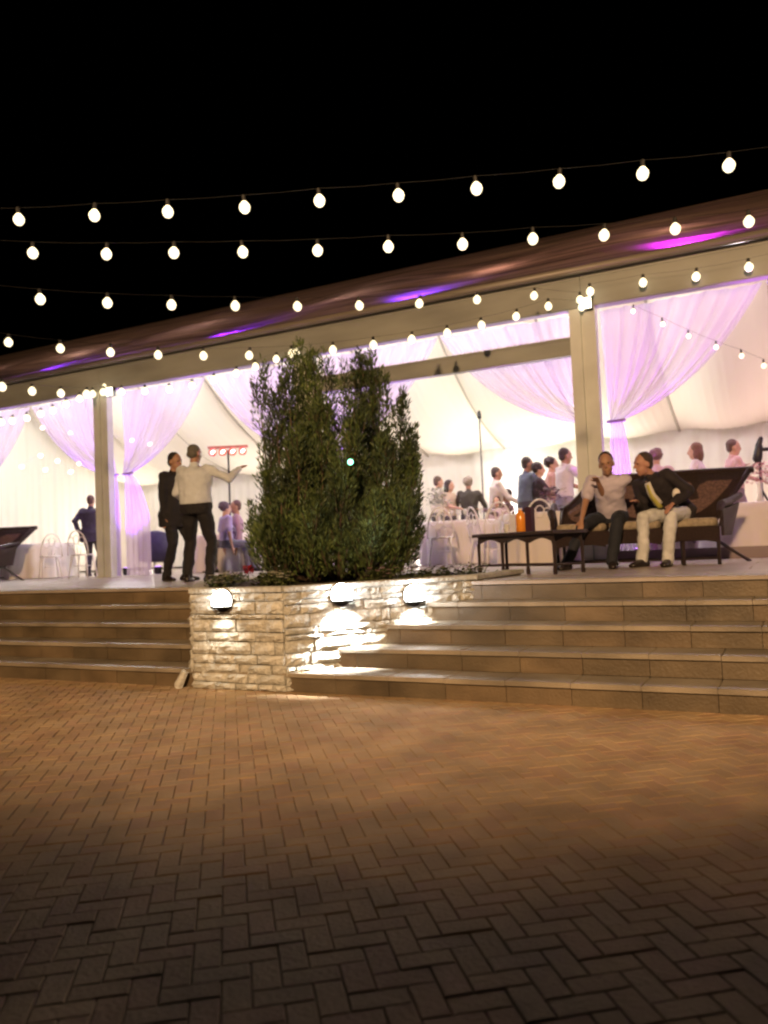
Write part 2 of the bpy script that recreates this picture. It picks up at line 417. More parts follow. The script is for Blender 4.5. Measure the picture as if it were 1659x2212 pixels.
# ================================================================== juniper bush
def juniper():
    rng = np.random.default_rng(5)
    root = empty('juniper_bush', (-3.83, 6.56, .78), label='tall dark green juniper bush with spiky tips growing in the stone planter', cat='bush')
    o = Vector((-3.83, 6.56, .78))
    # (tip px, tip py, depth, base offset across, base offset in depth, radius, foliage count)
    sp = [(652, 752, 7.5, -.18, 0, .20, 1700), (612, 800, 7.35, -.34, -.1, .20, 1300), (560, 800, 7.6, -.45, .1, .10, 500), (585, 850, 7.3, -.5, -.1, .17, 900), (628, 770, 7.5, -.25, .0, .2, 1300), (672, 758, 7.5, -.12, .0, .18, 1100), (770, 770, 7.5, .15, .0, .2, 1200), (812, 775, 7.5, .28, .0, .18, 1100), (592, 785, 7.6, -.42, .1, .10, 500), (545, 830, 7.5, -.6, .1, .09, 400),
          (700, 778, 7.8, -.05, .2, .14, 900), (742, 800, 7.5, .05, 0, .13, 800), (790, 765, 7.6, .22, .1, .20, 1500), (828, 790, 7.5, .34, 0, .18, 1300),
          (878, 858, 7.5, .52, 0, .17, 1100), (898, 925, 7.4, .62, -.05, .17, 1100), (905, 1010, 7.4, .66, 0, .17, 900), (572, 960, 7.4, -.62, 0, .2, 1100),
          (690, 880, 7.05, -.12, -.35, .24, 1700), (770, 880, 7.05, .15, -.35, .24, 1700), (640, 950, 6.95, -.35, -.38, .24, 1500), (840, 960, 7.0, .45, -.35, .24, 1500),
          (600, 1060, 6.95, -.5, -.4, .22, 1100), (740, 1010, 6.85, .02, -.5, .27, 1500), (875, 1080, 7.0, .52, -.3, .20, 1100), (575, 1120, 7.1, -.62, -.2, .2, 900),
          (680, 1100, 6.8, -.25, -.52, .22, 1000), (810, 1100, 6.8, .32, -.5, .22, 1000), (640, 860, 7.9, -.3, .4, .24, 900), (820, 880, 7.9, .35, .4, .24, 900), (545, 1130, 7.3, -.72, 0, .14, 600),
          (900, 1120, 7.3, .62, 0, .15, 700)]
    V = []; F = []; tr = MB()
    cr, fw = Vector((.891, .454, 0)), Vector((-.454, .891, 0))
    for (px, py, Z, bx, bd, rad, n) in sp:
        tip = atZ(728 + (px - 728) * .93, py, Z) - o; b = cr * (bx * .86) + fw * bd; b = Vector((b.x, b.y, 0))
        mid = b.lerp(tip, .5) + (b - Vector((0, 0, 0))) * .12
        path = lambda t: (1 - t) ** 2 * b + 2 * t * (1 - t) * mid + t * t * tip
        tr.tube([b * .45 + Vector((0, 0, -.02))] + [path(t) for t in (.15, .35, .6, .85)], [.028, .022, .016, .01, .005], 6)
        nsub = int(n / 14.5)
        for q_ in range(nsub):
            t0 = rng.random() ** .9 * .93; a = rng.random() * 2 * PI
            Ls = rng.uniform(.20, .36) * (1.15 - .45 * t0); out = rng.uniform(.25, .75) * (1 - .35 * t0)
            if t0 > .75: out *= .6; Ls *= 1.1
            dv = Vector((math.cos(a) * out, math.sin(a) * out, 1)).normalized()
            rr = rad * (.60 * (1 - t0) + .20) * rng.random()
            st = path(t0) + Vector((math.cos(a) * rr, math.sin(a) * rr, 0))
            bend = Vector((math.cos(a), math.sin(a), 0)) * -.10 * Ls
            ns = int(34 * Ls / .28)
            for i in range(ns):
                t = rng.random() ** .8; fat = .042 * (1 - .75 * t) + .006
                a2 = rng.random() * 2 * PI; r2 = fat * rng.random() ** .5
                p = st + dv * Ls * t + bend * t * t + Vector((math.cos(a2) * r2, math.sin(a2) * r2, 0))
                dirv = (dv + Vector((math.cos(a2), math.sin(a2), 0)) * rng.uniform(.15, .85) + Vector((0, 0, rng.normal() * .2))).normalized()
                L = rng.uniform(.035, .075); w = rng.uniform(.004, .008)
                s1 = dirv.cross(Vector((rng.normal(), rng.normal(), rng.normal()))).normalized(); s2 = dirv.cross(s1)
                k = len(V)
                V += [p, p + dirv * L * .45 + s1 * w, p + dirv * L, p + dirv * L * .45 - s1 * w]
                F.append((k, k + 1, k + 2, k + 3))
                for q, sg in ((.15, 1), (.4, -1)):
                    sd = (s2 if q == .15 else s1) * sg
                    c = p + dirv * L * q; k = len(V)
                    V += [c, c + dirv * L * .25 + sd * w * 1.2, c + dirv * L * .5 + sd * w * 2.4, c + dirv * L * .1 + sd * w * .3]
                    F.append((k, k + 1, k + 2, k + 3))
            if q_ % 3 == 0: tr.tube([st, st + dv * Ls * .7], [.004, .002], 4)
    me = bpy.data.meshes.new('crown'); me.from_pydata([tuple(v) for v in V], [], F); me.update()
    me.materials.append(mat('juniper foliage', (.05, .08, .02), .6, island=((.013, .032, .013), (.105, .145, .038)), trans=.12, noise=(2.6, .7)))
    c = bpy.data.objects.new('crown', me); COL.objects.link(c); c.parent = root
    tr.build('trunk', mat('juniper bark', (.09, .06, .04), .9, noise=(30, .4), bump=(60, .8)), root, smooth=True)
    # a little LED globe deep in the branches and its glow
    mb = MB(); pc = atZ(757, 998, 6.72) - o
    return root
juniper()
gp = atZ(757, 998, 6.60)
mb = MB(); mb.ell((0, 0, 0), (.024, .024, .024)); o = mb.build('light_globe', mat('green led', (.2, 1, .7), .4, emit=((.25, 1.0, .6), 5.0)), loc=gp, smooth=True)
tag(o, 'small green glowing light half hidden among the juniper branches', 'light')
# flowers
rngf = random.Random(3)
def flowers(name, cpx, spread, n, petals, label, rim):
    mb = MB(); lf = MB()
    for i in range(n):
        c = rim(rngf.random()) + Vector((rngf.gauss(0, .05), rngf.gauss(0, .05), 0)); h = rngf.uniform(.03, .12)
        if i % 3 == 0:
            for k in range(5):
                a = k * 2 * PI / 5 + i; p = c + Vector((0, 0, h)); r = .016
                mb.add([p, p + Vector((math.cos(a - .5) * r, math.sin(a - .5) * r, .006)), p + Vector((math.cos(a) * r * 1.5, math.sin(a) * r * 1.5, .002)), p + Vector((math.cos(a + .5) * r, math.sin(a + .5) * r, .006))], [(0, 1, 2, 3)])
        for k in range(6):
            a = rngf.uniform(0, 6.28); L = rngf.uniform(.025, .06); q = c + Vector((rngf.gauss(0, .03), rngf.gauss(0, .03), rngf.uniform(-.01, h * .9)))
            t = q + Vector((math.cos(a) * L, math.sin(a) * L, rngf.uniform(0, .03))); s_ = Vector((-math.sin(a), math.cos(a), 0)) * L * .3
            lf.add([q, (q + t) / 2 + s_, t, (q + t) / 2 - s_], [(0, 1, 2, 3)])
    b = lf.build(name, mat('flower leaves', (.07, .11, .03), .6, island=((.03, .05, .015), (.13, .15, .05)))); tag(b, label, 'flowers')
    mb.build('petals', petals, b)
mw = mat('white petals', (.75, .72, .6), .6); mr = mat('red petals', (.25, .01, .02), .6)
flowers('flower_clump', 0, 0, 520, mw, 'low clump of small white flowers along the left rim of the planter',
        lambda t: (BL + Vector((.35, .5, 0))).lerp(FRt + Vector((-.15, .22, 0)), t) * 1.0 + Vector((0, 0, .79)) if t > .5 else (BL + Vector((.3, .2, 0))).lerp(FL + Vector((.12, .16, 0)), t * 2) + Vector((0, 0, .79)))
flowers('flower_clump', 0, 0, 200, mat('pink petals', (.45, .3, .36), .6), 'sparse pinkish ground flowers at the right end of the planter',
        lambda t: (FRt + Vector((.35, .75, 0))).lerp(BRt + Vector((-.15, .5, 0)), t) + Vector((0, 0, .79)))
rp = atZ(535, 1222, 7.9); rp.z = .80
mb = MB()
for i in range(26):
    a = i * 2.4; r = .05 * math.sqrt(i / 26); c = Vector((math.cos(a) * r, math.sin(a) * r, .10 + .03 * math.cos(i))); 
    mb.add([c, c + Vector((.02, .0, .02)), c + Vector((.012, .018, .035)), c + Vector((-.012, .012, .02))], [(0, 1, 2, 3)])
st = MB(); st.tube([(0, 0, 0), (.005, 0, .05), (0, 0, .1)], .006, 5)
f = st.build('red_flower', mat('flower stem', (.05, .08, .02), .6), loc=rp); mb.build('petals', mr, f)
tag(f, 'single dark red flower at the left edge of the planter', 'flower')
# loose pale stone leaning at the planter foot
mb = MB(); R = Matrix.Rotation(.55, 3, 'Y')
P = []
for sz in (-1, 1):
    for a in range(7): P.append(R @ Vector((.035 * math.cos(a * .9) * (1 - .2 * sz), .03 * math.sin(a * .9), sz * .075 + rngf.uniform(-.012, .012))))
mb.add(P, [tuple(reversed(range(7))), tuple(range(7, 14))] + [(i, (i + 1) % 7, 7 + (i + 1) % 7, 7 + i) for i in range(7)])
sp_ = at(408, 1483, z=0); o = mb.build('loose_stone', M_stone[2], loc=(sp_.x, 5.15, .075)); tag(o, 'small pale loose stone leaning at the left foot of the planter', 'stone')

# ================================================================== tent
tent = empty('event_tent', (0, YF, T), label='long white event tent with glossy sloping roof and draped open front on the terrace', cat='tent')
to = Vector((0, YF, T))
ZB0, ZB1 = 4.26, 4.74
def tpart(mb, name, m, smooth=False):
    mb.v = [(v[0] - to.x, v[1] - to.y, v[2] - to.z) for v in mb.v]; return mb.build(name, m, tent, smooth)
for i, x in enumerate(PX):
    mb = MB()
    mb.box((x - .10, YF, (T + ZB0) / 2), (.155, .14, ZB0 - T)); mb.box((x + .10, YF, (T + ZB0) / 2), (.155, .14, ZB0 - T))
    mb.box((x, YF + .02, (T + ZB0) / 2), (.05, .08, ZB0 - T - .01)); mb.box((x, YF, T + .01), (.5, .3, .02))
    tpart(mb, 'post', M_white)
    mb = MB(); mb.box((x, BACK_Y + .12, (T + 4.1) / 2), (.16, .16, 4.1 - T)); tpart(mb, 'post', M_white)
mb = MB()
for a, b in zip(PX[:-1], PX[1:]):
    mb.box(((a + b) / 2, YF, (ZB0 + ZB1) / 2), (BAY - .006, .16, ZB1 - ZB0))
    mb.box(((a + b) / 2, YF - .085, ZB1 - .06), (BAY - .006, .012, .035)); mb.box(((a + b) / 2, YF - .085, ZB0 + .035), (BAY - .006, .012, .05))
tpart(mb, 'eave_beam', M_beam)
mb = MB(); mb.box(((PX[3] + PX[4]) / 2, YF + .01, 3.76), (BAY - .36, .12, .26)); mb.box(((PX[3] + PX[4]) / 2, YF - .055, 3.865), (BAY - .36, .012, .03)); tpart(mb, 'crossbar', M_beam)
mb = MB(); mb.box((PX[4] + BAY / 2, YF - .06, T + .075), (BAY - .4, .06, .15)); tpart(mb, 'threshold_panel', mat('threshold panel', (.2, .15, .17), .5))
# gutter sheet and roof skin
def roofz(y): return 4.78 + (7.30 - 4.78) * (y - 11.0) / (RIDGE_Y - 11.0)
def roof_fn(u, v, front=True):
    x = XL - .4 + (XR - XL + .8) * u
    ph = (x - PX[0]) / BAY
    if front:
        y = 11.0 + (RIDGE_Y - 11.0) * v; z = roofz(y)
    else:
        y = RIDGE_Y + (BACK_Y + .4 - RIDGE_Y) * v; z = 7.30 - (7.30 - 4.3) * v
    sag = -.10 * math.sin(PI * (ph % 1.0)) ** 2 * math.sin(PI * min(1, max(0, v)))
    rip = .022 * math.sin(v * 19 + x * .55 + .7 * math.sin(x * .8)) + .022 * math.sin(v * 43 - x * .9 + 1.5 * math.sin(x * .6))
    return (x, y, z + sag + rip * math.sin(PI * v) ** .5)
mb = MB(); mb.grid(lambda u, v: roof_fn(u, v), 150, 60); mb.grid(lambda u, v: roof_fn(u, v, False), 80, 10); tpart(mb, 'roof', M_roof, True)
mb = MB()   # rolled edge and gutter
mb.tube([(XL - .4, 11.0, 4.76), (XR + .4, 11.0, 4.76)], .055, 10, up=Vector((0, 0, 1)))
tpart(mb, 'gutter', mat('gutter', (.22, .19, .16), .35, noise=(2, .3, (.2, 1, 1))), True)
# ceiling liner hung in swags
def liner(u, v):
    x = XL + (XR - XL) * u; x += .0; y = YF + .25 + (BACK_Y - .0 - YF - .25) * v
    half = RIDGE_Y
    if y < half: t = (y - YF - .25) / (half - YF - .25); z = 4.62 + 1.88 * t - .35 * math.sin(PI * t)
    else: t = (y - half) / (BACK_Y - .2 - half); z = 6.5 - 2.75 * t - .45 * math.sin(PI * t)
    ph = ((x - PX[0]) / (BAY / 2)) % 1.0
    z -= .85 * min(1, max(.04, (v - .28) / .25)) * math.sin(PI * ph) * math.sin(PI * min(1, v * .9 + .1)) ** .6
    z += .012 * math.sin(x * 40)
    return (x, y, z)
mb = MB(); mb.grid(liner, 462, 40); tpart(mb, 'ceiling_liner', M_liner, True)
for q in range(1, 12):
    mb = MB(); mb.tube([Vector(liner(q / 12, v)) - Vector((0, 0, .03)) for v in np.linspace(0, 1, 30)], .035, 6); tpart(mb, 'liner_seam', mat('seam webbing', (.42, .38, .33), .8), True)
def wallf(x0, y0, x1, y1, z1):
    def f(u, v):
        L = math.hypot(x1 - x0, y1 - y0); s_ = u * L; n = Vector((y0 - y1, x1 - x0, 0)).normalized()
        w = .012 * math.sin(s_ * 22) + .015 * math.sin(s_ * 9.1 + 1)
        return (x0 + (x1 - x0) * u + n.x * w, y0 + (y1 - y0) * u + n.y * w, T + .02 + ((z1 if x0 != x1 else min(roofz(min(y0 + (y1 - y0) * u, 2 * RIDGE_Y - (y0 + (y1 - y0) * u))), 9) - .15) - T) * v + .05 * math.sin(PI * ((s_ / (BAY / 2)) % 1)) * (v > .9) * -1)
    return f
mb = MB(); mb.grid(wallf(XL, BACK_Y, XR, BACK_Y, 3.95), 900, 8); tpart(mb, 'back_wall', M_wallfab, True)
mb = MB(); mb.grid(wallf(XL, YF + .3, XL, BACK_Y, 5.0), 300, 4); tpart(mb, 'end_wall', M_wallfab, True)
mb = MB(); mb.grid(wallf(XR, YF + .3, XR, BACK_Y, 5.0), 300, 4); tpart(mb, 'end_wall', M_wallfab, True)

# purple uplights behind the posts, lighting drapes; unseen spots added under the roof for its purple patches
PUR = (.42, .12, 1.0); PUR2 = (.62, .12, 1.0)
def uplight(x, y, label, col=PUR, p=60):
    mb = MB(); mb.lathe((0, 0, 0), [(.06, 0), (.075, .02), (.075, .14), (.06, .15)], 14); o = mb.build('uplight', M_dark, loc=(x, y, T + .012), smooth=False)
    tag(o, label, 'uplight', 'purple uplights at the tent posts')
    mb = MB(); mb.lathe((0, 0, 0), [(.055, .151), (.055, .156)], 14); mb.build('lens', mat('purple lens', (.5, .2, 1), .4, emit=((.5, .2, 1.0), 6)), o)
    lamp('uplight_beam', 'SPOT', (x, y, T + .19), p, col, (x, y - .55, T + 3), .04, math.radians(80), .6)
names = ['end post at the far left', 'post left of the frame edge', 'left visible tent post', 'post hidden behind the juniper', 'tall right tent post', 'post beyond the right frame edge', 'last post at far right']
for i, x in enumerate(PX):
    if i in (1, 2, 3, 4, 5):
        uplight(x + .38, YF + .95, 'small dark purple uplight on the floor right of the ' + names[i], PUR if i < 4 else PUR2, 700 if i < 4 else 900)
        uplight(x - .45, YF + .95, 'small dark purple uplight on the floor left of the ' + names[i], PUR if i < 5 else PUR2, 600)
for x, c, p in ((-13.3, (.25, .03, 1), 200), (-8.9, (.3, .02, 1), 220), (-5.3, (.22, .05, 1), 220), (-1.2, (.75, .02, .9), 280)):
    lamp('added_roof_wash', 'SPOT', (x, YF + .45, 4.74), p, c, (x + .1, YF + .6, 5.6), .05, math.radians(140), .7)

# drapes: two to each bay, gathered by tiebacks at the posts
TAILW = {2: .50, 4: .12}
def drape(post, side, label, yoff=.27):
    x0 = PX[post] + side * .17; ztop = ZB0 + .02; ztie = 2.70; y0 = YF + yoff
    e = empty('drape', (x0, y0, T), label=label, cat='curtain', group='sheer white drapes tied back at the tent posts')
    W = BAY / 2 - .19
    def f(u, v):   # above the tie
        top = Vector((u * W, 0, ztop - T)); tie = Vector((.06 + .17 * u, 0, ztie - T))
        if side < 0: tie.x -= .26
        c = Vector((top.x * .62 + .02, 0, (ztie - T) + (ztop - ztie) * (.30 - .12 * u)))
        # bezier from the rail to the tieback
        p = (1 - v) ** 2 * top + 2 * v * (1 - v) * c + v * v * tie
        amp = .022 * (1 - .4 * v)
        y = amp * math.sin(u * 62) + .024 * math.sin(u * 23 + 1.3 + v) + .008 * math.sin(u * 101 + v * 3) + .03 * math.sin(u * 7 + v * 3)
        return (side * p.x, y * (1 if v < .97 else .5), p.z)
    mb = MB(); mb.grid(f, 150, 24); mb.build('swag', M_drape, e, True)
    def h(u, v):   # the tail below the tie
        w = .17 + (TAILW.get(post, .2) if side > 0 else .0) * min(1, v * 2.2) ** .6; x = .06 + (u) * w - .03 * min(1, v * 2) - (.26 if side < 0 else 0)
        y = .035 * math.sin(u * 30 + 1) * (.4 + .6 * min(1, v * 3)) + .03 * math.sin(u * 6)
        return (side * x, y, (ztie - T) * (1 - v) + .015)
    mb = MB(); mb.grid(h, 50, 14); mb.build('tail', M_drape, e, True)
    mb = MB(); mb.tube([(side * (.145 - (.26 if side < 0 else 0) + .115 * math.cos(a)), .05 * math.sin(a), ztie - T + .01 * math.sin(a)) for a in np.linspace(0, 2 * PI, 15)], .022, 7); mb.build('tieback', mat('tieback ribbon', (.35, .22, .5), .5), e, True)
dl = {(1, 1): 'drape at the far left frame edge sweeping down to the left', (2, -1): 'lavender drape sweeping to the left side of the left tent post',
      (2, 1): 'lavender drape with bright purple tail right of the left tent post', (3, -1): 'greenish white drape just left of the juniper bush',
      (3, 1): 'drape partly hidden behind the right of the juniper bush', (4, -1): 'violet drape left of the tall right post, crossed by the bar',
      (4, 1): 'large violet drape sweeping right from the tall right post', (5, -1): 'white drape end at the upper right frame edge'}
for (p, s_), l in dl.items(): drape(p, s_, l)

# flood lamps clustered at the post heads
for i, px, py in ((2, 237, 846), (4, 1266, 655)):
    c = at(px, py, y=YF - .16)
    e = empty('post_floodlight', c, label='glowing white floodlight box at the head of the %s tent post' % ('left visible' if i == 2 else 'tall right'), cat='floodlight')
    mb = MB(); mb.box((0, .04, 0), (.15, .08, .16)); mb.build('housing', M_dark, e)
    mb = MB(); mb.box((0, -.012, 0), (.13, .02, .14)); mb.build('lens', mat('flood lens', (1, 1, 1), .4, emit=((1, .92, .66), 7.0)), e)

# ================================================================== festoon strings
def festoon(pts, A, B, label, r=.056, ext=(0, 0), plane=None, drop=.055):
    """pts are bulb centres; the string hangs in the vertical plane through A and B"""
    r = r * .76
    W = [atV(px, py, A, B) if plane is None else at(px, py, y=plane) for px, py in pts]
    e = empty('festoon_string', W[0], label=label, cat='string lights', group='strings of globe bulbs hung in front of the tent')
    o = W[0]
    tops = [w + Vector((0, 0, r + drop)) for w in W]
    path = []
    if ext[0]: d = (tops[0] - tops[1]); path.append(tops[0] + d.normalized() * ext[0] + Vector((0, 0, .1)))
    for i, t in enumerate(tops):
        path.append(t)
        if i < len(tops) - 1: path.append((t + tops[i + 1]) / 2 + Vector((0, 0, -.006)))
    if ext[1]: d = (tops[-1] - tops[-2]); path.append(tops[-1] + d.normalized() * ext[1] + Vector((0, 0, .12)))
    mb = MB(); mb.tube([p - o for p in path], .0016, 5); mb.build('cable', M_cable, e)
    bm = MB(); bm.lathe((0, 0, 0), [(.002, -r * 1.1), (r * .5, -r * .95), (r * .85, -r * .55), (r, 0), (r * .9, r * .45), (r * .55, r * .9), (r * .33, r * 1.15)], 14)
    sm = MB(); sm.lathe((0, 0, 0), [(r * .36, 0), (r * .38, .045), (r * .15, .055)], 8)
    b0 = s0 = None
    for w in W:
        w2 = w - o + Vector((RND.uniform(-.006, .006), RND.uniform(-.006, .006), 0))
        if b0 is None:
            b = bm.build('bulb', M_bulb, e, True); s_ = sm.build('socket', M_cable, b); b0, s0 = b, s_
        else:
            b = b0.copy(); COL.objects.link(b); b.parent = e; s_ = s0.copy(); COL.objects.link(s_); s_.parent = b
        b.location = w2; s_.location = (0, 0, r * 1.12)
        b.rotation_euler = (RND.uniform(-.12, .12), RND.uniform(-.12, .12), 0)
    return e
A, B = atZ(41, 475, 6.5), atZ(1576, 358, 5.7)
festoon([(41, 475), (204, 466), (364, 458), (528, 448), (691, 434), (860, 423), (1030, 408), (1208, 393), (1390, 375), (1576, 358)], A, B,
        'highest string of globe bulbs crossing the black sky above the tent', .059, (3, 3))
A, B = atZ(70, 547, 6.9), atZ(1618, 479, 6.8)
festoon([(70, 547), (229, 549), (376, 547), (526, 545), (685, 541), (840, 533), (1000, 528), (1152, 516), (1306, 508), (1460, 495), (1618, 479)], A, B,
        'second string of globe bulbs from the top, crossing the tent roof at right', .060, (3, 3))
A, B = atZ(87, 647, 8.0), atZ(1262, 640, 10.9)
festoon([(87, 647), (232, 655), (372, 659), (509, 661), (643, 662), (777, 660), (905, 656), (1030, 648), (1154, 639), (1252, 648)], A, B,
        'third string of globe bulbs, ending at the head of the right tent post', .066, (3, 0))
A, B = atZ(18, 740, 9.8), atZ(1262, 655, 10.95)
festoon([(18, 740), (129, 753), (238, 761), (342, 767), (439, 769), (537, 768), (630, 764), (720, 756), (806, 745), (888, 733), (966, 719), (1041, 702), (1115, 684), (1184, 662), (1256, 664)], A, B,
        'long low string of globe bulbs passing behind the juniper tips to the right post', .066, (3, 0))
A, B = atZ(5, 836, 13.0), atZ(235, 842, 15.2)
festoon([(5, 836), (69, 845), (132, 850), (187, 851), (229, 836)], A, B, 'short string of globe bulbs coming from the left to the left tent post', .086, (2, 0))
festoon([(262, 846), (312, 845), (366, 841), (414, 833), (463, 820), (510, 806), (553, 792), (597, 776), (640, 760)], None, None,
        'string of globe bulbs rising along the beam between left post and juniper', .075, plane=YF - .22)
festoon([(2, 912), (27, 909), (58, 903), (88, 894), (115, 887), (143, 873), (172, 861), (200, 851), (222, 847)], None, None,
        'closely spaced globe bulbs along the beam left of the left tent post', .08, (1, 0), plane=YF - .22)
festoon([(1275, 630), (1389, 611), (1504, 598), (1619, 577)], None, None, 'globe bulbs along the beam right of the tall right tent post', .07, (0, 2), plane=YF - .22)
# small glowing bulbs added as stand-ins for bulb reflections in drapes and plastic
festoon([(1368, 672), (1432, 700), (1488, 726), (1546, 750), (1601, 769), (1650, 790)], None, None, 'row of small bulbs standing in for reflections in the right bay at the violet drape', .04, plane=YF + .12)
def spots(pts, y, label):
    W = [at(px, py, y=y) for px, py in pts]; e = empty('reflection_spots', W[0], label=label, cat='string lights'); o = W[0]
    mb = MB(); mb.tube([w - o + Vector((0, 0, .05)) for w in W], .003, 4); mb.build('cable', mat('white cable', (.6, .6, .55), .6), e)
    for w in W:
        mb = MB(); mb.ell((0, 0, 0), (.05, .05, .035), Matrix.Rotation(-.5, 3, 'Y'), 10, 6); mb.build('bulb', M_reflspot, e, True, loc=w - o)
def c4(x, y): return ((0 + x * 700 / 1659) / 1.852, (1650 + y * 700 / 1659) / 1.852)
spots([c4(*p) for p in ((205, 515), (385, 410), (430, 545), (545, 460), (670, 565), (750, 485))], 13.2, 'cluster of small warm spots standing in for reflections in the left bay, above the suited man')
spots([c4(*p) for p in ((405, 145), (665, 195), (1250, 265), (1420, 300))], 12.6, 'row of small pinkish spots standing in for reflections at the drapes of the left post')

# ================================================================== furniture
def chair_proto():
    e = empty('banquet_chair', (0, 0, 0))
    mb = MB(); mb.lathe((0, 0, .435), [(.17, 0), (.20, .006), (.205, .02), (.19, .03), (.01, .032)], 20); mb.build('seat', M_chair, e, True)
    for sx, sy in ((-1, 1), (1, 1), (-1, -1), (1, -1)):
        mb = MB(); mb.tube([(sx * .14, sy * .13, .44), (sx * .165, sy * .155, .25), (sx * .19, sy * .2, 0)], [.017, .015, .012], 7); mb.build('leg', M_chair, e, True)
    mb = MB(); P = []
    for a in np.linspace(0, PI, 17): P.append((.205 * math.cos(a), -.165 - .07 * math.sin(a), .44 + .06 * 0 + .47 * math.sin(a) ** .8))
    mb.tube(P, .013, 7); mb.build('back_hoop', M_chair, e, True)
    for k in (-1, 0, 1):
        mb = MB(); P = []
        for a in np.linspace(0, 2 * PI, 15): P.append((k * .105 + .062 * math.cos(a), -.225, .74 + .085 * math.sin(a) - abs(k) * .035))
        mb.tube(P, .008, 6); mb.tube([(k * .05, -.17, .455), (k * .08, -.205, .62 - abs(k) * .04)], .008, 6); mb.build('back_loop', M_chair, e, True)
    mb = MB(); mb.tube([(.15 * math.cos(a), .14 * math.sin(a), .24) for a in np.linspace(0, 2 * PI, 17)], .008, 6); mb.build('stretcher', M_chair, e, True)
    return e
proto = chair_proto(); first = True
def chair(px, s_, yaw, label, z=T):
    global first
    c = atZ(px, 1190, FPX / s_); o = proto if first else copy_tree(proto); first = False
    o.location = (c.x, c.y, z); o.rotation_euler = (0, 0, yaw)
    tag(o, label, 'chair', 'white chairs with looped backs at the banquet tables')
def face_cam(c): return math.atan2(-c.x, c.y)
chair(953, 138, math.radians(25), 'white looped back chair with its back to us, beside the juniper')
chair(1072, 148, math.radians(35), 'white looped back chair behind the orange bottle')
chair(1048, 136, math.radians(-40), 'white chair turned sideways at the table left of the orange bottle')
chair(1168, 152, math.radians(20), 'white looped back chair at the table left of the seated men')
chair(1120, 122, math.radians(200), 'white chair on the far side of the table behind the dark box')
chair(178, 112, math.radians(20), 'white looped back chair in front of the suited man at the left')
chair(108, 106, math.radians(60), 'empty white chair second from the dark sofa end at left')
chair(505, 112, math.radians(15), 'white chair just left of the juniper, behind the man in white shirt')
chair(345, 104, math.radians(-30), 'white chair behind the man in the black jacket')
def table(px, s_, r, label):
    c = atZ(px, 1190, FPX / s_)
    e = empty('banquet_table', (c.x, c.y, T), label=label[0], cat='table', group='round banquet tables in the tent')
    mb = MB(); mb.lathe((0, 0, 0), [(r - .02, .70), (r, .705), (r, .725), (r - .01, .73)], 32); mb.build('tabletop', mat('table board', (.3, .22, .15), .6), e)
    for k in range(4):
        a = k * PI / 2 + .4; mb = MB(); mb.tube([(r * .6 * math.cos(a), r * .6 * math.sin(a), 0), (r * .55 * math.cos(a), r * .55 * math.sin(a), .70)], .015, 6); mb.build('leg', M_dark, e)
    R = []
    for z, k in ((.737, .0), (.737, .5), (.737, .97), (.72, 1.01), (.6, 1.02), (.4, 1.035), (.2, 1.05), (.015, 1.065)):
        ring = []
        for i in range(96):
            a = 2 * PI * i / 96; amp = 0 if z > .71 else .03 * (1 - z / .74) + .004
            rr = r * k + amp * math.sin(a * 14 + px) + amp * .6 * math.sin(a * 23); ring.append((rr * math.cos(a), rr * math.sin(a), z))
        R.append(ring)
    mb = MB(); mb.rings(R, cap=False); cl = mb.build('tablecloth', M_cloth, None, True, loc=(c.x, c.y, T))
    tag(cl, label[1], 'tablecloth', 'floor length white tablecloths')
    return c
tc = []
for args in ((1010, 124, .78, ('round table right of the juniper', 'white tablecloth to the floor right of the juniper')),
             (1190, 146, .72, ('round table behind the bench and the seated men', 'lavender lit white tablecloth behind the low dark bench')),
             (1640, 150, .8, ('round table behind the right end of the wicker sofa', 'pink lit white tablecloth behind the right end of the sofa')),
             (500, 108, .75, ('round table left of the juniper behind the standing men', 'white tablecloth between the standing man and the juniper')),
             (75, 100, .8, ('round table at far left beside the dark sofa end', 'lavender tablecloth at the far left beside the dark sofa end')),
             (1430, 138, .7, ('round table hidden behind the man in the dark suit', 'white tablecloth behind the suited seated man'))):
    tc.append(table(*[args[0], args[1], args[2]], (args[3][0] + ' under a white cloth', args[3][1])))
# glasses and centrepieces
def glass(c, label):
    mb = MB(); mb.lathe((0, 0, 0), [(.032, 0), (.032, .003), (.004, .008), (.004, .08), (.03, .105), (.036, .14), (.031, .18), (.029, .18), (.033, .14), (.004, .1)], 12, cap=False)
    o = mb.build('wine_glass', M_glass, None, True, loc=c); tag(o, label, 'glass', 'wine glasses on the banquet tables')
spot_n = ['left of the dark haired woman', 'in front of the dark haired woman', 'in front of the grey haired guest', 'right of the grey haired guest', 'by the child']
for k, px in enumerate((975, 990, 1005, 1040, 1060)):
    c = atZ(px, 1120, FPX / (128 + k)); glass((c.x, c.y, T + .74), 'small clear wine glass on the white table ' + spot_n[k])
def bouquet(px, s_, h, green, name, label, r=.16, z0=.74):
    c = atZ(px, 1120, FPX / s_); rr = random.Random(px)
    v = MB(); v.lathe((0, 0, 0), [(.05, 0), (.055, .01), (.03, .08), (.035, h * .5), (.045, h * .55)], 12)
    o = v.build('vase', M_glass, None, True, loc=(c.x, c.y, T + z0)); o.name = 'flower_vase'
    lf = MB()
    for i in range(260):
        a = rr.uniform(0, 6.28); q = Vector((rr.gauss(0, r * .5), rr.gauss(0, r * .5), h * .55 + rr.uniform(0, h * .55))); L = rr.uniform(.03, .07)
        t = q + Vector((math.cos(a) * L, math.sin(a) * L, rr.uniform(-.02, .04))); s1 = Vector((-math.sin(a), math.cos(a), .3)) * L * .35
        lf.add([q, (q + t) / 2 + s1, t, (q + t) / 2 - s1], [(0, 1, 2, 3)])
    lf.build('leaves', green, o); tag(o, label, 'flower arrangement')
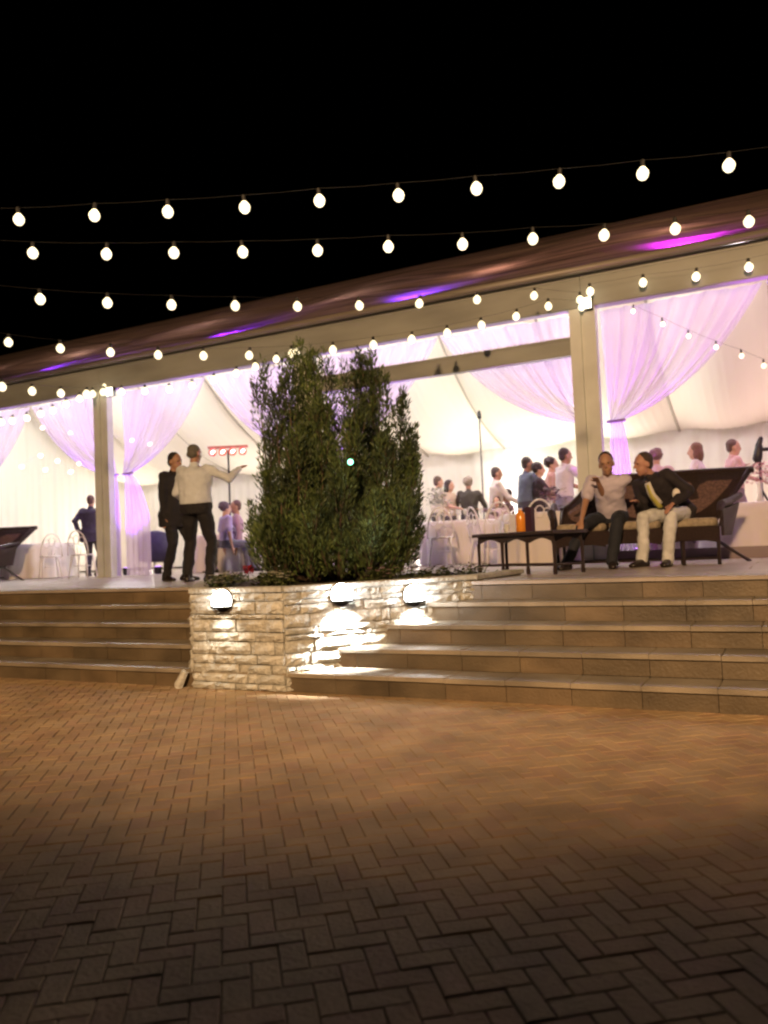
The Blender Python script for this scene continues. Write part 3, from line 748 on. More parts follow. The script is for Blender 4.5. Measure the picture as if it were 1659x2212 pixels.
bouquet(948, 128, .5, mat('bouquet leaves', (.12, .16, .12), .6, island=((.08, .11, .08), (.4, .42, .36))), 'a', 'tall leafy flower arrangement on the table just right of the juniper', .22)
bouquet(1192, 146, .34, mat('dark bouquet', (.08, .05, .06), .6, island=((.03, .02, .03), (.25, .1, .14))), 'b', 'dark flower arrangement on the table below the man in white polo')
bouquet(1645, 155, .5, mat('pink bouquet', (.5, .2, .25), .6, island=((.3, .08, .1), (.8, .5, .5))), 'c', 'pink flower arrangement behind the right end of the wicker sofa', .2)

# wicker sofa
def wicker_sofa(PA, PB, label, mirror=False):
    d = PB - PA; L = d.length; ang = math.atan2(d.y, d.x)
    e = empty('wicker_sofa', (PA.x, PA.y, T), ang, label=label, cat='sofa')   # local x along the seat, y to the back
    D = .68
    mb = MB(); mb.box((L / 2, D / 2, .33), (L - .02, D, .15)); 
    # scalloped apron
    for k in range(3):
        x0, x1 = L * k / 3, L * (k + 1) / 3
        P = [(x0 + .02, -.012, .27)] + [(x0 + .02 + (x1 - x0 - .04) * t, -.012, .23 + .035 * math.sin(PI * t)) for t in np.linspace(0, 1, 9)] + [(x1 - .02, -.012, .27)]
        n = len(P); mb.add([*P] + [(p[0], p[1] + .03, p[2]) for p in P], [tuple(range(n)), tuple(reversed(range(n, 2 * n)))] + [(i, n + i, n + (i + 1) % n, (i + 1) % n) for i in range(n)])
    mb.build('seat_frame', M_wicker, e)
    for k, x in enumerate((.03, L * .36, L * .78, L - .03)):
        for y in (.03, D - .04):
            mb = MB(); fl = .36 if (k == 3 and y > .3) else .0
            mb.tube([(x, y, .27), (x + fl * .5, y + fl * .15, .13), (x + fl, y + fl * .3, 0)], [.022, .018, .02], 8); mb.build('leg', M_wicker, e, True)
    mb = MB(); mb.tube([(.03, .03, .07), (L - .03, .03, .07)], .011, 6); mb.tube([(.03, D - .04, .07), (L - .03, D - .04, .07)], .011, 6); mb.build('stretcher', M_wicker, e)
    # back with rolled top, three woven panels between posts
    def back(u, v, off=0):
        x = -.02 + (L + .46 * v * u ** 2) * u; flare = max(0, u - .8) / .2
        y = D - .02 + .22 * v ** 1.5 + .12 * flare * v; q = min(1, max(0, u / .30)); z = .42 + (.26 + .36 * q * q * (3 - 2 * q)) * v + off
        return Vector((x, y, z))
    mb = MB(); N_ = 30
    R = [];
    for j in range(N_ + 1):
        u = j / N_; ring = [back(u, 0), back(u, .5), back(u, 1), back(u, 1) + Vector((0, .05, -.01)), back(u, .5) + Vector((0, .05, 0)), back(u, 0) + Vector((0, .05, 0))]
        R.append(ring)
    mb.rings(R); mb.build('backrest', M_wicker, e, True)
    mb = MB(); mb.tube([back(u, 1) + Vector((0, .03, .0)) for u in np.linspace(0, 1, 16)], .038, 9); mb.build('rolled_edge', M_wicker, e, True)
    for k in range(4):
        u = (.02, .34, .66, .98)[k]; mb = MB(); mb.tube([back(u, 0) + Vector((0, -.01, 0)), back(u, .5) + Vector((0, -.015, 0)), back(u, 1) + Vector((0, -.01, 0))], .02, 7); mb.build('back_post', M_wicker, e, True)
    for k in range(3):   # fan shaped open weave panels
        uc = (.18, .5, .82)[k]; mb = MB(); ring = [back(uc, .86) + Vector((0, -.012, 0))]
        P = [back(uc + .125 * math.cos(a), .82 - .62 * max(0, math.sin(a)) if math.sin(a) > 0 else .82) + Vector((0, -.014, 0)) for a in np.linspace(0, PI, 15)]
        n = len(P); mb.add(P + [p + Vector((0, .01, 0)) for p in P], [tuple(range(n)), tuple(reversed(range(n, 2 * n)))] + [(i, n + i, n + (i + 1) % n, (i + 1) % n) for i in range(n)])
        mb.build('woven_panel', M_wickerl, e)
    # arms
    for sx, x in ((-1, .0), (1, L)):
        mb = MB()
        P = [(x, -.03, .40), (x, -.04, .56), (x + sx * .02, .02, .63), (x + sx * (.05 if sx < 0 else .12), .35, .66), (x + sx * (.07 if sx < 0 else .26), D + .05, .74)]
        mb.tube(P, [.03, .035, .042, .042, .035], 9)
        q = [(x, -.01, .30), (x, -.02, .57), (x + sx * (.03 if sx < 0 else .10), .35, .62), (x + sx * (.05 if sx < 0 else .22), D, .66), (x + (0 if sx < 0 else .12), D, .30)]
        mb.add(q + [(p[0] + sx * .03, p[1], p[2]) for p in q], [(0, 1, 2, 3, 4), (9, 8, 7, 6, 5)] + [(i, 5 + i, 5 + (i + 1) % 5, (i + 1) % 5) for i in range(5)])
        mb.build('arm', M_wicker, e, False)
    def cush(cx, w, lab):
        mb = MB()
        R = []
        for z, k in ((.405, .93), (.415, .99), (.455, 1.0), (.485, .97), (.497, .85)):
            R.append([(cx + w / 2 * k * (abs(math.cos(a)) ** .35) * math.copysign(1, math.cos(a)), .33 + .31 * k * (abs(math.sin(a)) ** .35) * math.copysign(1, math.sin(a)), z) for a in np.linspace(0, 2 * PI, 25)[:-1]])
        mb.rings(R); mb.build('seat_cushion', M_cushion, e, True)
    for k in range(3): cush(L * (k + .5) / 3, L / 3 - .02, '')
    return e, L, ang
PA, PB = at(1200, 1231, z=T), at(1562, 1219.5, z=T)
sofa, SL, SA = wicker_sofa(PA, PB, 'dark wicker sofa with beige cushions on which two men sit, at the right')
# a second one at the left frame edge
q1 = atZ(-42, 1229, 15.4); q0 = q1 + Vector((-2.2, -.4, 0)); q0.z = q1.z = T
wicker_sofa(q0, q1, 'dark wicker sofa cut off by the left edge of the frame')
# low bench table
pb0, pb1 = at(1037, 1241, z=T), at(1200, 1241, z=T)
dv = pb1 - pb0; BLn = dv.length; bang = math.atan2(dv.y, dv.x)
bench = empty('low_table', (pb0.x, pb0.y, T), bang, label='long low dark wicker table standing left of the sofa', cat='low table')
mb = MB(); mb.cbox((BLn / 2, .2, .405), (BLn + .09, .50, .035), .008); mb.build('tabletop', M_wicker, bench)
for y in (0, .40):
    mb = MB()
    for k in range(3):
        x0, x1 = BLn * k / 3, BLn * (k + 1) / 3
        P = [(x0, y - .01, .388)] + [(x0 + (x1 - x0) * t, y - .01, .31 + .045 * math.sin(PI * t)) for t in np.linspace(0, 1, 9)] + [(x1, y - .01, .388)]
        n = len(P); mb.add([*P] + [(p[0], p[1] + .02, p[2]) for p in P], [tuple(range(n)), tuple(reversed(range(n, 2 * n)))] + [(i, n + i, n + (i + 1) % n, (i + 1) % n) for i in range(n)])
    mb.build('apron', M_wicker, bench)
for (x, y) in ((0, 0), (BLn / 3, 0), (BLn * 2 / 3, .0), (BLn, 0), (0, .4), (BLn, .4)):
    mb = MB(); mb.tube([(x, y, .32), (x, y, .1), (x, y, .03), (x, y, 0)], [.018, .015, .022, .018], 8); mb.build('leg', M_wicker, bench, True)
mb = MB(); mb.tube([(0, 0, .09), (BLn, 0, .09)], .01, 6); mb.tube([(0, .4, .09), (BLn, .4, .09)], .01, 6); mb.tube([(0, 0, .09), (0, .4, .09)], .01, 6); mb.tube([(BLn, 0, .09), (BLn, .4, .09)], .01, 6); mb.build('stretcher', M_wicker, bench)
def on_bench(px, off): 
    c = at(px, 1150, y=None, z=T + .4225) if False else pb0 + dv.normalized() * ((px - 1037) / (1200 - 1037) * BLn) + Vector((-dv.y, dv.x, 0)).normalized() * off
    return Vector((c.x, c.y, T + .4235))
c = on_bench(1112, .15); mb = MB(); mb.lathe((0, 0, 0), [(.045, 0), (.052, .01), (.052, .16), (.04, .19), (.018, .215), (.018, .225)], 18)
o = mb.build('juice_bottle', mat('orange drink', (.75, .28, .04), .2, emit=None), None, True, loc=c); mb = MB(); mb.lathe((0, 0, 0), [(.02, .225), (.02, .243), (.002, .244)], 12); mb.build('cap', M_chair, o)
tag(o, 'orange juice bottle standing on the low dark table', 'bottle')
c = on_bench(1135, .13); mb = MB(); mb.cbox((0, 0, .118), (.075, .06, .236), .006); mb.cbox((0, 0, .239), (.07, .055, .012), .003); o = mb.build('menu_box', mat('dark purple card', (.05, .02, .04), .5), None, loc=c); o.rotation_euler = (0, 0, bang + .1); tag(o, 'upright dark box beside the orange juice bottle', 'box')
c = on_bench(1085, .12); mb = MB(); mb.lathe((0, 0, 0), [(.025, 0), (.033, .09), (.031, .09), (.023, .006)], 14, cap=False); o = mb.build('tumbler', M_glass, None, True, loc=c); tag(o, 'short clear tumbler left of the orange juice bottle', 'glass')

# LED bar on a stand
def lp(x, y, Z): return atZ(x, y, Z)
c = lp(497, 1100, 16.2); zt = lp(497, 972, 16.2).z
e = empty('led_light_bar', (c.x, c.y, T), math.radians(27), label='red glowing bar of four stage lamps on a tall stand behind the pointing man', cat='stage light')
mb = MB(); mb.tube([(0, 0, 0.02), (0, 0, zt - T)], .02, 8); mb.build('pole', M_dark, e)
for k in range(3): 
    mb = MB(); a = k * 2.09; mb.tube([(0, 0, .45), (.45 * math.cos(a), .45 * math.sin(a), .015)], .012, 6); mb.build('leg', M_dark, e)
mb = MB(); mb.box((0, 0, zt - T + .06), (.80, .07, .05)); mb.build('crossbar', mat('red lit bar', (.35, .12, .10), .5, emit=((1, .2, .12), .10)), e)
for k in range(4):
    mb = MB(); x = -.3 + .2 * k; mb.ell((x, -.05, zt - T - .04), (.085, .05, .085)); h = mb.build('lamp_head', mat('red lamp head', (.4, .06, .05), .5, emit=((1, .25, .18), .45)), e, True)
    mb = MB(); mb.ell((x + .01, -.10, zt - T - .045), (.05, .02, .035), Matrix.Rotation(-.6, 3, 'Y')); mb.build('lens', mat('red lens', (1, .8, .7), .4, emit=((1, .72, .6), 4.5)), h, True)
# microphone / light stand in the middle bay
c = lp(1045, 1100, 17.0); zt = lp(1045, 900, 17.0).z
e = empty('lighting_stand', (c.x, c.y, T), label='tall thin dark stand rising behind the guests in the middle bay', cat='stand')
mb = MB(); mb.tube([(0, 0, .02), (0, 0, zt - T)], .018, 8); mb.build('pole', mat('grey metal', (.12, .11, .10), .5), e)
mb = MB(); mb.capsule((0, 0, zt - T), (0, 0, zt - T + .10), .05, .035); mb.build('lamp_head', M_dark, e, True)
for k in range(3):
    mb = MB(); a = k * 2.09 + .5; mb.tube([(0, 0, .5), (.5 * math.cos(a), .5 * math.sin(a), .015)], .012, 6); mb.build('leg', M_dark, e)
c = lp(1052, 1022, 19.9)
lamp('wall_wash', 'SPOT', (c.x, 19.9, 1.3), 300, (1.0, .98, .92), (c.x, BACK_Y, 2.6), .05, math.radians(62), .8)  # unseen spot making the bright wall patch behind the guests
# stage lamp on a stand at the right edge
c = lp(1648, 1100, 11.9); zt = lp(1650, 945, 11.9).z
e = empty('camera_tripod', (c.x, c.y, T), label='dark camera gear on a tripod at the right frame edge', cat='tripod')
mb = MB(); mb.tube([(0, 0, .7), (0, 0, zt - T - .2)], .022, 8); mb.build('column', M_dark, e)
for k in range(3): mb = MB(); a = k * 2.09 + .2; mb.tube([(0, 0, .95), (.42 * math.cos(a), .42 * math.sin(a), .01)], .017, 6); mb.build('leg', M_dark, e)
mb = MB(); mb.capsule((-.03, 0, zt - T - .3), (0, 0, zt - T - .14), .07, .055); mb.capsule((-.01, 0, zt - T - .12), (.03, 0, zt - T - .02), .045, .035); mb.box((.06, 0, zt - T - .18), (.14, .06, .05)); mb.build('camera_body', M_dark, e, True)
mb = MB(); mb.tube([(0, 0, zt - T - .32), (-.12, 0, zt - T - .42)], .012, 6); mb.build('pan_handle', M_dark, e)
# dark padded tub chair behind the standing men
c = lp(337, 1180, FPX / 105); e = empty('tub_chair', (c.x, c.y, T), math.radians(40), label='dark round backed padded chair behind the man in the black jacket', cat='armchair')
mdk = mat('dark blue padding', (.05, .045, .09), .8, noise=(10, .2))
mb = MB(); mb.lathe((0, 0, 0), [(.26, .25), (.30, .28), (.30, .42), (.26, .45), (.01, .455)], 22); mb.build('seat', mdk, e, True)
mb = MB(); R = []
for a in np.linspace(-.3, PI + .3, 22):
    hh = .62 + .22 * max(0, math.sin(a)); R.append([(.30 * math.cos(a), -.30 * math.sin(a), .26), (.36 * math.cos(a), -.36 * math.sin(a), .26), (.38 * math.cos(a), -.38 * math.sin(a), hh), (.35 * math.cos(a), -.35 * math.sin(a), hh + .04), (.31 * math.cos(a), -.31 * math.sin(a), hh)])
mb.rings(R); mb.build('backrest', mdk, e, True)
for k in range(4): a = k * PI / 2 + .78; mb = MB(); mb.tube([(.22 * math.cos(a), .22 * math.sin(a), .27), (.25 * math.cos(a), .25 * math.sin(a), 0)], .018, 7); mb.build('leg', M_dark, e)

# ================================================================== people
def ik(a, b, l1, l2, pole):
    d = b - a; L = d.length
    if L > (l1 + l2) * .999: b = a + d.normalized() * (l1 + l2) * .999; d = b - a; L = d.length
    x = (l1 * l1 - l2 * l2 + L * L) / (2 * L); h = math.sqrt(max(0, l1 * l1 - x * x)); t = d.normalized()
    p = pole - t * pole.dot(t); p.normalize()
    return a + t * x + p * h, b
FOLD = bpy.data.textures.new('cloth folds', 'CLOUDS'); FOLD.noise_scale = .11; FOLD.noise_depth = 1
def remesh(o, vox, sm=2, fold=0.0):
    m = o.modifiers.new('remesh', 'REMESH'); m.mode = 'VOXEL'; m.voxel_size = vox; m.use_smooth_shade = True
    if sm: s_ = o.modifiers.new('smooth', 'SMOOTH'); s_.iterations = sm; s_.factor = .5
    if fold:
        d = o.modifiers.new('folds', 'DISPLACE'); d.texture = FOLD; d.texture_coords = 'LOCAL'; d.strength = fold; d.mid_level = .45
def V3(*a): return Vector(a)
SKIN = {'light': (.50, .30, .21), 'tan': (.36, .20, .13), 'ruddy': (.42, .22, .16)}
def person(loc, yaw, label, group=None, seated=False, H=1.75, lean=0.0, side=0.0, twist=0.0, handL=None, handR=None, footL=None, footR=None,
           head=(0, 0, 0), top='shirt', topc=(.6, .58, .55), botc=(.03, .03, .035), shoe=(.02, .015, .015), hairc=(.03, .02, .015), hair='short',
           skin='tan', pz=None, fine=False, sleeve='long', skirt=False, seat_z=.47, stand_dx=.10, extras=None, tie=None, girth=1.0):
    """local axes: +y the way the person faces, +x the right hand side"""
    k = H / 1.75; e = empty('person', loc, yaw, label=label, cat='person', group=group)
    vb = .009 if fine else .015; vc = .011 if fine else .017
    pel = V3(0, 0, (seat_z + .09) if seated else .95 * k) if pz is None else V3(0, 0, pz)
    up = V3(math.sin(side), math.sin(lean), math.cos(lean) * math.cos(side)).normalized()
    right = V3(math.cos(twist), math.sin(twist), 0); right = (right - up * right.dot(up)).normalized(); fwd = up.cross(right)
    chest = pel + up * .34 * k; neck = pel + up * .52 * k - fwd * .01
    hd = neck + (up * .6 + V3(0, 0, .4)).normalized() * .135 * k + fwd * .02
    rx0 = V3(1, 0, 0)
    shR, shL = pel + up * .46 * k + right * .185 * k, pel + up * .46 * k - right * .185 * k
    hpR, hpL = pel + rx0 * .09 * k - V3(0, 0, .02), pel - rx0 * .09 * k - V3(0, 0, .02)
    fR = V3(*footR) if footR else V3(stand_dx, .03, 0); fL = V3(*footL) if footL else V3(-stand_dx, 0, 0)
    if seated and not footR: fR = V3(.12, .48, 0)
    if seated and not footL: fL = V3(-.12, .46, 0)
    anR, anL = fR + V3(0, 0, .09), fL + V3(0, 0, .09)
    knR, anR = ik(hpR, anR, .44 * k, .44 * k, V3(.15, 1, .3)); knL, anL = ik(hpL, anL, .44 * k, .44 * k, V3(-.15, 1, .3))
    hR = V3(*handR) if handR else shR + V3(.05, .03, -.54 * k); hL = V3(*handL) if handL else shL + V3(-.05, .03, -.54 * k)
    pR = right * .4 - fwd * .45 - up * .7; pL = -right * .4 - fwd * .45 - up * .7
    elR, wrR = ik(shR, hR, .29 * k, .26 * k, pR); elL, wrL = ik(shL, hL, .29 * k, .26 * k, pL)
    def torso(mb, g, low=0.0, open_=False, gb=0.0, tuck=False):
        w = girth
        prof = [(-.10 - low, .150 + gb, .105 + gb), (-.03, .165 + gb, .115 + gb), (.08, .150, .105), (.18, .142, .10), (.30, .165, .115), (.40, .180, .112), (.455, .165, .09), (.49, .10, .07)]
        if tuck: prof = [(.02, .152, .112), (.07, .158, .112), (.18, .150, .106)] + prof[4:]
        R = []
        for (t, a, b) in prof:
            c = pel + up * t * k if t > 0 else pel + V3(0, 0, t * k) * (1 if not seated else .6)
            rr, ff = (right, fwd) if t > .1 else ((right + rx0).normalized(), fwd)
            R.append([c + rr * (a * w + g) * k * math.cos(q) + ff * (b * (w if t > .25 else w * 1.05) + g) * k * math.sin(q) for q in np.linspace(0, 2 * PI, 21)[:-1]])
        mb.rings(R)
    # --- body: one skin surface
    mb = MB(); torso(mb, -.012)
    mb.capsule(neck - up * .05, neck + (hd - neck) * .5, .058 * k, .052 * k)
    hy, hp_, hr = head; Rh = Matrix.Rotation(hy, 3, 'Z') @ Matrix.Rotation(hp_, 3, 'X') @ Matrix.Rotation(hr, 3, 'Y')
    Rb = Rh
    def hq(x, y, z): return hd + Rh @ (V3(x, y, z) * k)
    mb.ell(hq(0, 0, .03), (.074 * k, .094 * k, .098 * k), Rh, 16, 12); mb.ell(hq(0, .022, -.045), (.056 * k, .068 * k, .07 * k), Rh, 14, 10)
    mb.capsule(hq(0, .055, -.092), hq(0, .06, -.085), .026 * k, .024 * k)                      # chin
    mb.capsule(hq(0, .092, .015), hq(0, .112, -.022), .010 * k, .0155 * k)                      # nose
    mb.capsule(hq(-.018, .085, -.058), hq(.018, .085, -.058), .010 * k, .010 * k)              # lips
    mb.capsule(hq(-.035, .088, .032), hq(.035, .088, .032), .010 * k, .010 * k)                # brow
    for sx in (-1, 1): mb.ell(hq(sx * .076, -.008, -.01), (.011 * k, .022 * k, .032 * k), Rh, 8, 6)
    for (sh, el, wr, s_) in ((shR, elR, wrR, 1), (shL, elL, wrL, -1)):
        mb.capsule(sh, el, .047 * k, .038 * k); mb.capsule(el, wr, .037 * k, .024 * k)
        d = (wr - el).normalized(); sd = d.cross(V3(0, 0, 1));
        if sd.length < .2: sd = V3(0, 1, 0)
        sd.normalize(); nn = sd.cross(d)
        hx = d * .9 - V3(0, 0, .25) if (handR and s_ > 0) or (handL and s_ < 0) else d
        hx.normalize()
        pm = wr + hx * .05 * k
        mb.capsule(wr, wr + hx * .075 * k, .026 * k, .034 * k, flat=.5, side=sd)
        if fine:
            for q in range(4):
                o_ = sd * (.026 - .0175 * q) * k; b0 = wr + hx * .085 * k + o_; l = (.036, .042, .039, .030)[q] * k
                b1 = b0 + hx * l; b2 = b1 + (hx * .8 - nn * .35 * (1 if q % 2 else 1.2)).normalized() * l * .8
                mb.capsule(b0 - hx * .02, b1, .0095, .009, 8); mb.capsule(b1, b2, .009, .008, 8)
            tb_ = wr + hx * .03 * k + sd * .028 * k * 1; mb.capsule(tb_, tb_ + (hx + sd * .9).normalized() * .05 * k, .012, .009, 8)
        else:
            mb.capsule(wr + hx * .07 * k, wr + hx * .15 * k, .030 * k, .018 * k, flat=.5, side=sd)
            mb.capsule(wr + hx * .03 * k, wr + (hx + sd).normalized() * .09 * k, .012 * k, .010 * k)
    for (hp2, kn, an) in ((hpR, knR, anR), (hpL, knL, anL)):
        mb.capsule(hp2, kn, .07 * k, .048 * k); mb.capsule(kn, an, .05 * k, .034 * k)
    b = mb.build('body', mat('skin ' + skin, SKIN[skin], .55, noise=(14, .08)), e, True); remesh(b, vb, 1)
    # --- hair
    hc = mat('hair %.2f %.2f %.2f' % hairc, hairc, .7, noise=(60, .3), bump=(120, .5))
    mb = MB()
    if hair == 'short':
        mb.ell(hq(0, -.020, .050), (.079 * k, .090 * k, .092 * k), Rh, 16, 12); mb.ell(hq(0, -.052, .0), (.068 * k, .052 * k, .07 * k), Rh)
    elif hair == 'bald':
        mb.ell(hq(0, -.045, .0), (.077 * k, .062 * k, .055 * k), Rh); mb.ell(hq(0, -.012, .05), (.0752 * k, .091 * k, .0815 * k), Rh)
    elif hair == 'long':
        mb.ell(hq(0, -.02, .050), (.088 * k, .098 * k, .095 * k), Rh, 16, 12); mb.ell(hq(0, -.065, -.05), (.095 * k, .06 * k, .12 * k), Rh)
        mb.ell(hq(.07, -.02, -.05), (.03 * k, .05 * k, .09 * k), Rh); mb.ell(hq(-.07, -.02, -.05), (.03 * k, .05 * k, .09 * k), Rh)
    elif hair == 'curly':
        rr = random.Random(int(px_seed(loc)))
        mb.ell(hq(0, -.03, .045), (.098 * k, .104 * k, .102 * k), Rh, 16, 12)
        for q in range(46):
            a, t = rr.uniform(0, 6.28), rr.uniform(-.35, 1.0); c_ = math.sqrt(max(0, 1 - t * t)); 
            x, y, z = .095 * c_ * math.cos(a), -.035 + .095 * c_ * math.sin(a), .045 + .095 * t
            if y < .045 or z > .09: mb.ell(hq(x, y, z), (.022 * k,) * 3, None, 8, 5)
    h = mb.build('hair', hc, e, True); remesh(h, .0085 if fine else .012, 1)
    if fine:
        for sx in (-1, 1):
            mb = MB(); mb.ell(hq(sx * .030, .083, .014), (.010 * k, .009 * k, .007 * k), Rh, 8, 6); mb.build('eye', mat('eye dark', (.03, .02, .02), .2), e, True)
    # --- trousers / skirt
    mb = MB()
    bm = mat('cloth %.2f %.2f %.2f' % botc, botc, .85, noise=(9, .15), bump=(14, .35))
    if skirt:
        if seated: mb.capsule(pel, (knR + knL) / 2, .17 * k, .15 * k, flat=.7, side=rx0)
        R = []
        for z, a in ((1.0, .15), (.9, .18), (.6, .21), (.35, .25)):
            c = V3(pel.x, pel.y, z * k * (.95)); R.append([c + V3(a * k * math.cos(q), a * .8 * k * math.sin(q), 0) for q in np.linspace(0, 2 * PI, 17)[:-1]])
        if not seated: mb.rings(R)
        else: mb.capsule((knR + knL) / 2, (anR + anL) / 2 + V3(0, 0, .15), .14 * k, .13 * k, flat=.7, side=rx0)
        t_ = mb.build('skirt', bm, e, True)
    else:
        R = []
        for t, a, b2 in ((-.10, .145, .11), (-.03, .166, .12), (.05, .155, .112), (.10, .148, .108)):
            c = pel + (up if t > 0 else V3(0, 0, 1)) * t * k; R.append([c + rx0 * (a * girth + .006) * k * math.cos(q) + V3(0, 1, 0) * (b2 * girth + .006) * k * math.sin(q) for q in np.linspace(0, 2 * PI, 19)[:-1]])
        mb.rings(R)
        for (hp2, kn, an) in ((hpR, knR, anR), (hpL, knL, anL)):
            mb.capsule(hp2, kn, .093 * k * girth, .066 * k); mb.capsule(kn, an + V3(0, 0, -.01), .066 * k, .058 * k)
        t_ = mb.build('trousers', bm, e, True)
    remesh(t_, vc, 2, .034)
    # --- shoes
    for (kn, an, s_) in ((knR, anR, 1), (knL, anL, -1)):
        mb = MB(); dx = .03 * s_
        R = []
        for y, w, z1 in ((-.085, .03, .06), (-.05, .042, .10), (.02, .043, .10), (.09, .048, .065), (.15, .046, .052), (.19, .028, .04)):
            R.append([V3(an.x + dx * y * 6 + w * math.cos(q), an.y + y, an.z - .09 + max(.0, z1 / 2 + z1 / 2 * math.sin(q)) + .002) for q in np.linspace(0, 2 * PI, 13)[:-1]])
        mb.rings(R); mb.build('shoe', mat('shoe %.2f %.2f %.2f' % shoe, shoe, .35), e, True)
    # --- top
    tm = mat('cloth %.2f %.2f %.2f' % topc, topc, .85, noise=(7, .08), bump=(11, .45))
    mb = MB()
    if top == 'jacket':
        torso(mb, .020, .12 if not seated else .06, gb=.022)
    else:
        torso(mb, .008, .02, gb=.006, tuck=not skirt)
    for (sh, el, wr, s_) in ((shR, elR, wrR, 1), (shL, elL, wrL, -1)):
        g_ = .014 if top == 'jacket' else .008
        mb.ell(sh - right * s_ * .03 * k, (.058 * k + g_ * .3,) * 3)
        if sleeve == 'long': mb.capsule(sh, el, (.052 + g_) * k, (.046 + g_) * k); mb.capsule(el, el.lerp(wr, .93), (.045 + g_) * k, (.031 + g_) * k)
        elif sleeve == 'short': mb.capsule(sh, sh.lerp(el, .72), (.054 + g_) * k, (.058 + g_) * k)
    mb.capsule(neck - up * .055, neck - up * .012, .068 * k, .060 * k)
    t_ = mb.build('jacket' if top == 'jacket' else ('dress' if skirt else 'shirt'), tm, e, True); remesh(t_, vc, 2, .034)
    if tie:      # open jacket shows shirt front and tie
        def strip(nm, w0, w1, m_, dy, t0=.50, t1=.14):
            mb = MB(); R = []
            for t in np.linspace(t0, t1, 8):
                w = w0 + (w1 - w0) * (t0 - t) / (t0 - t1); dep = .088 + .066 * min(1, (t0 - t) / .12); c = pel + up * t * k + fwd * (dep + dy) * k
                R.append([c - right * w, c - right * w * .5 + fwd * .006, c + right * w * .5 + fwd * .006, c + right * w, c + right * w - fwd * .02, c - right * w - fwd * .02])
            mb.rings(R); mb.build(nm, m_, e, True)
        strip('shirt_front', .035, .05, mat('white shirt', (.6, .58, .54), .8), .022, .49, .24)
        strip('tie', .016, .030, mat('tie cloth %.2f' % tie[0], tie, .5), .034, .48, .20)
    if extras: extras(e, dict(hq=hq, neck=neck, up=up, right=right, fwd=fwd, wrR=wrR, wrL=wrL, pel=pel, k=k, shR=shR, shL=shL, elL=elL, elR=elR))
    return e
def px_seed(loc): return abs(loc[0] * 100) + 3

def toward(c, tx, ty):                       # yaw so that local +y points to (tx,ty)
    return math.atan2(-(tx - c[0]), ty - c[1])
CAMR = Vector((.891, .454)); CAMF = Vector((-.454, .891))
def yaw_dir(right, away):                    # facing given as picture-right and away-from-camera amounts
    d = CAMR * right + CAMF * away; return math.atan2(-d.x, d.y)
GP = 'guests standing and sitting inside the tent'
# two men standing at the top of the steps
pA = at(380, 1255, z=T)
person((pA.x, pA.y, T), yaw_dir(.8, -.5), 'man in a black suit standing at the terrace edge facing the man in white shirt', H=1.76, top='jacket', topc=(.012, .011, .013), botc=(.012, .011, .014),
       handR=(.20, .02, .80), handL=(-.2, .16, .86), head=(.1, -.12, 0), lean=.06, fine=True, girth=1.12, tie=(.3, .22, .18), hairc=(.02, .015, .012), stand_dx=.08, footR=(.09, -.08, 0), footL=(-.08, .12, 0))
pB = at(428, 1257, z=T)
person((pB.x, pB.y, T), yaw_dir(.22, 1), 'man seen from behind in white shirt and black trousers pointing right', H=1.75, topc=(.60, .65, .72), botc=(.012, .012, .014), girth=1.28,
       handR=(.50, .24, 1.42), handL=(-.22, .25, 1.02), head=(-.3, 0, 0), hair='bald', hairc=(.12, .11, .09), fine=True, footR=(.17, -.03, 0), footL=(-.16, .05, 0))
# two men on the sofa
def on_sofa(t, y=.30): 
    d = (PB - PA).normalized(); n = Vector((-d.y, d.x, 0)); c = PA + d * (SL * t) + n * y; return (c.x, c.y, T)
fwdyaw = SA + PI
def cup(e, J):
    mb = MB(); c = J['wrL'] + Vector((0, .07, .03)); mb.lathe(c, [(.03, -.05), (.036, .06), (.033, .06), (.028, -.045)], 14, cap=False)
    o = mb.build('cup_held', M_glass, e, True)
def specs(e, J):
    return
    mb = MB(); hq = J['hq']
    for sx in (-1, 1): mb.tube([hq(sx * .032 + .024 * math.cos(a), .104, .014 + .017 * math.sin(a)) for a in np.linspace(0, 2 * PI, 13)], .0028, 5)
    mb.tube([hq(-.056, .10, .018), hq(-.078, .0, .015)], .0028, 5); mb.tube([hq(.056, .10, .018), hq(.078, .0, .015)], .0028, 5); mb.build('glasses', M_dark, e)
    mb = MB(); mb.tube([J['neck'] + J['fwd'] * .07 - J['up'] * .02, J['pel'] + J['up'] * .30 + J['fwd'] * .150], .02, 6); mb.build('collar_placket', mat('dark placket', (.04, .02, .02), .7), e)
person(on_sofa(.36, .26), yaw_dir(-.42, -.9), 'young man in a short sleeved pale shirt and dark jeans leaning forward on the sofa', seated=True, lean=.62, side=-.05, topc=(.52, .48, .60), sleeve='short',
       botc=(.015, .018, .028), skin='tan', fine=True, head=(.1, -.15, .12), handR=(.22, .62, .50), handL=(.05, .46, .93), footR=(.42, .50, 0), footL=(-.06, .52, 0), extras=specs, seat_z=.49, H=1.74)
def napkin(e, J):
    mb = MB(); c = V3(-.16, .34, .74); R = []
    for z, r in ((-.11, .006), (-.09, .022), (-.03, .04), (.03, .045), (.06, .032), (.075, .008)): R.append([c + V3(r * math.cos(q), r * .5 * math.sin(q), z) for q in np.linspace(0, 2 * PI, 11)[:-1]])
    mb.rings(R); mb.build('pocket_napkin', mat('white paper', (.75, .72, .68), .8), e, True)
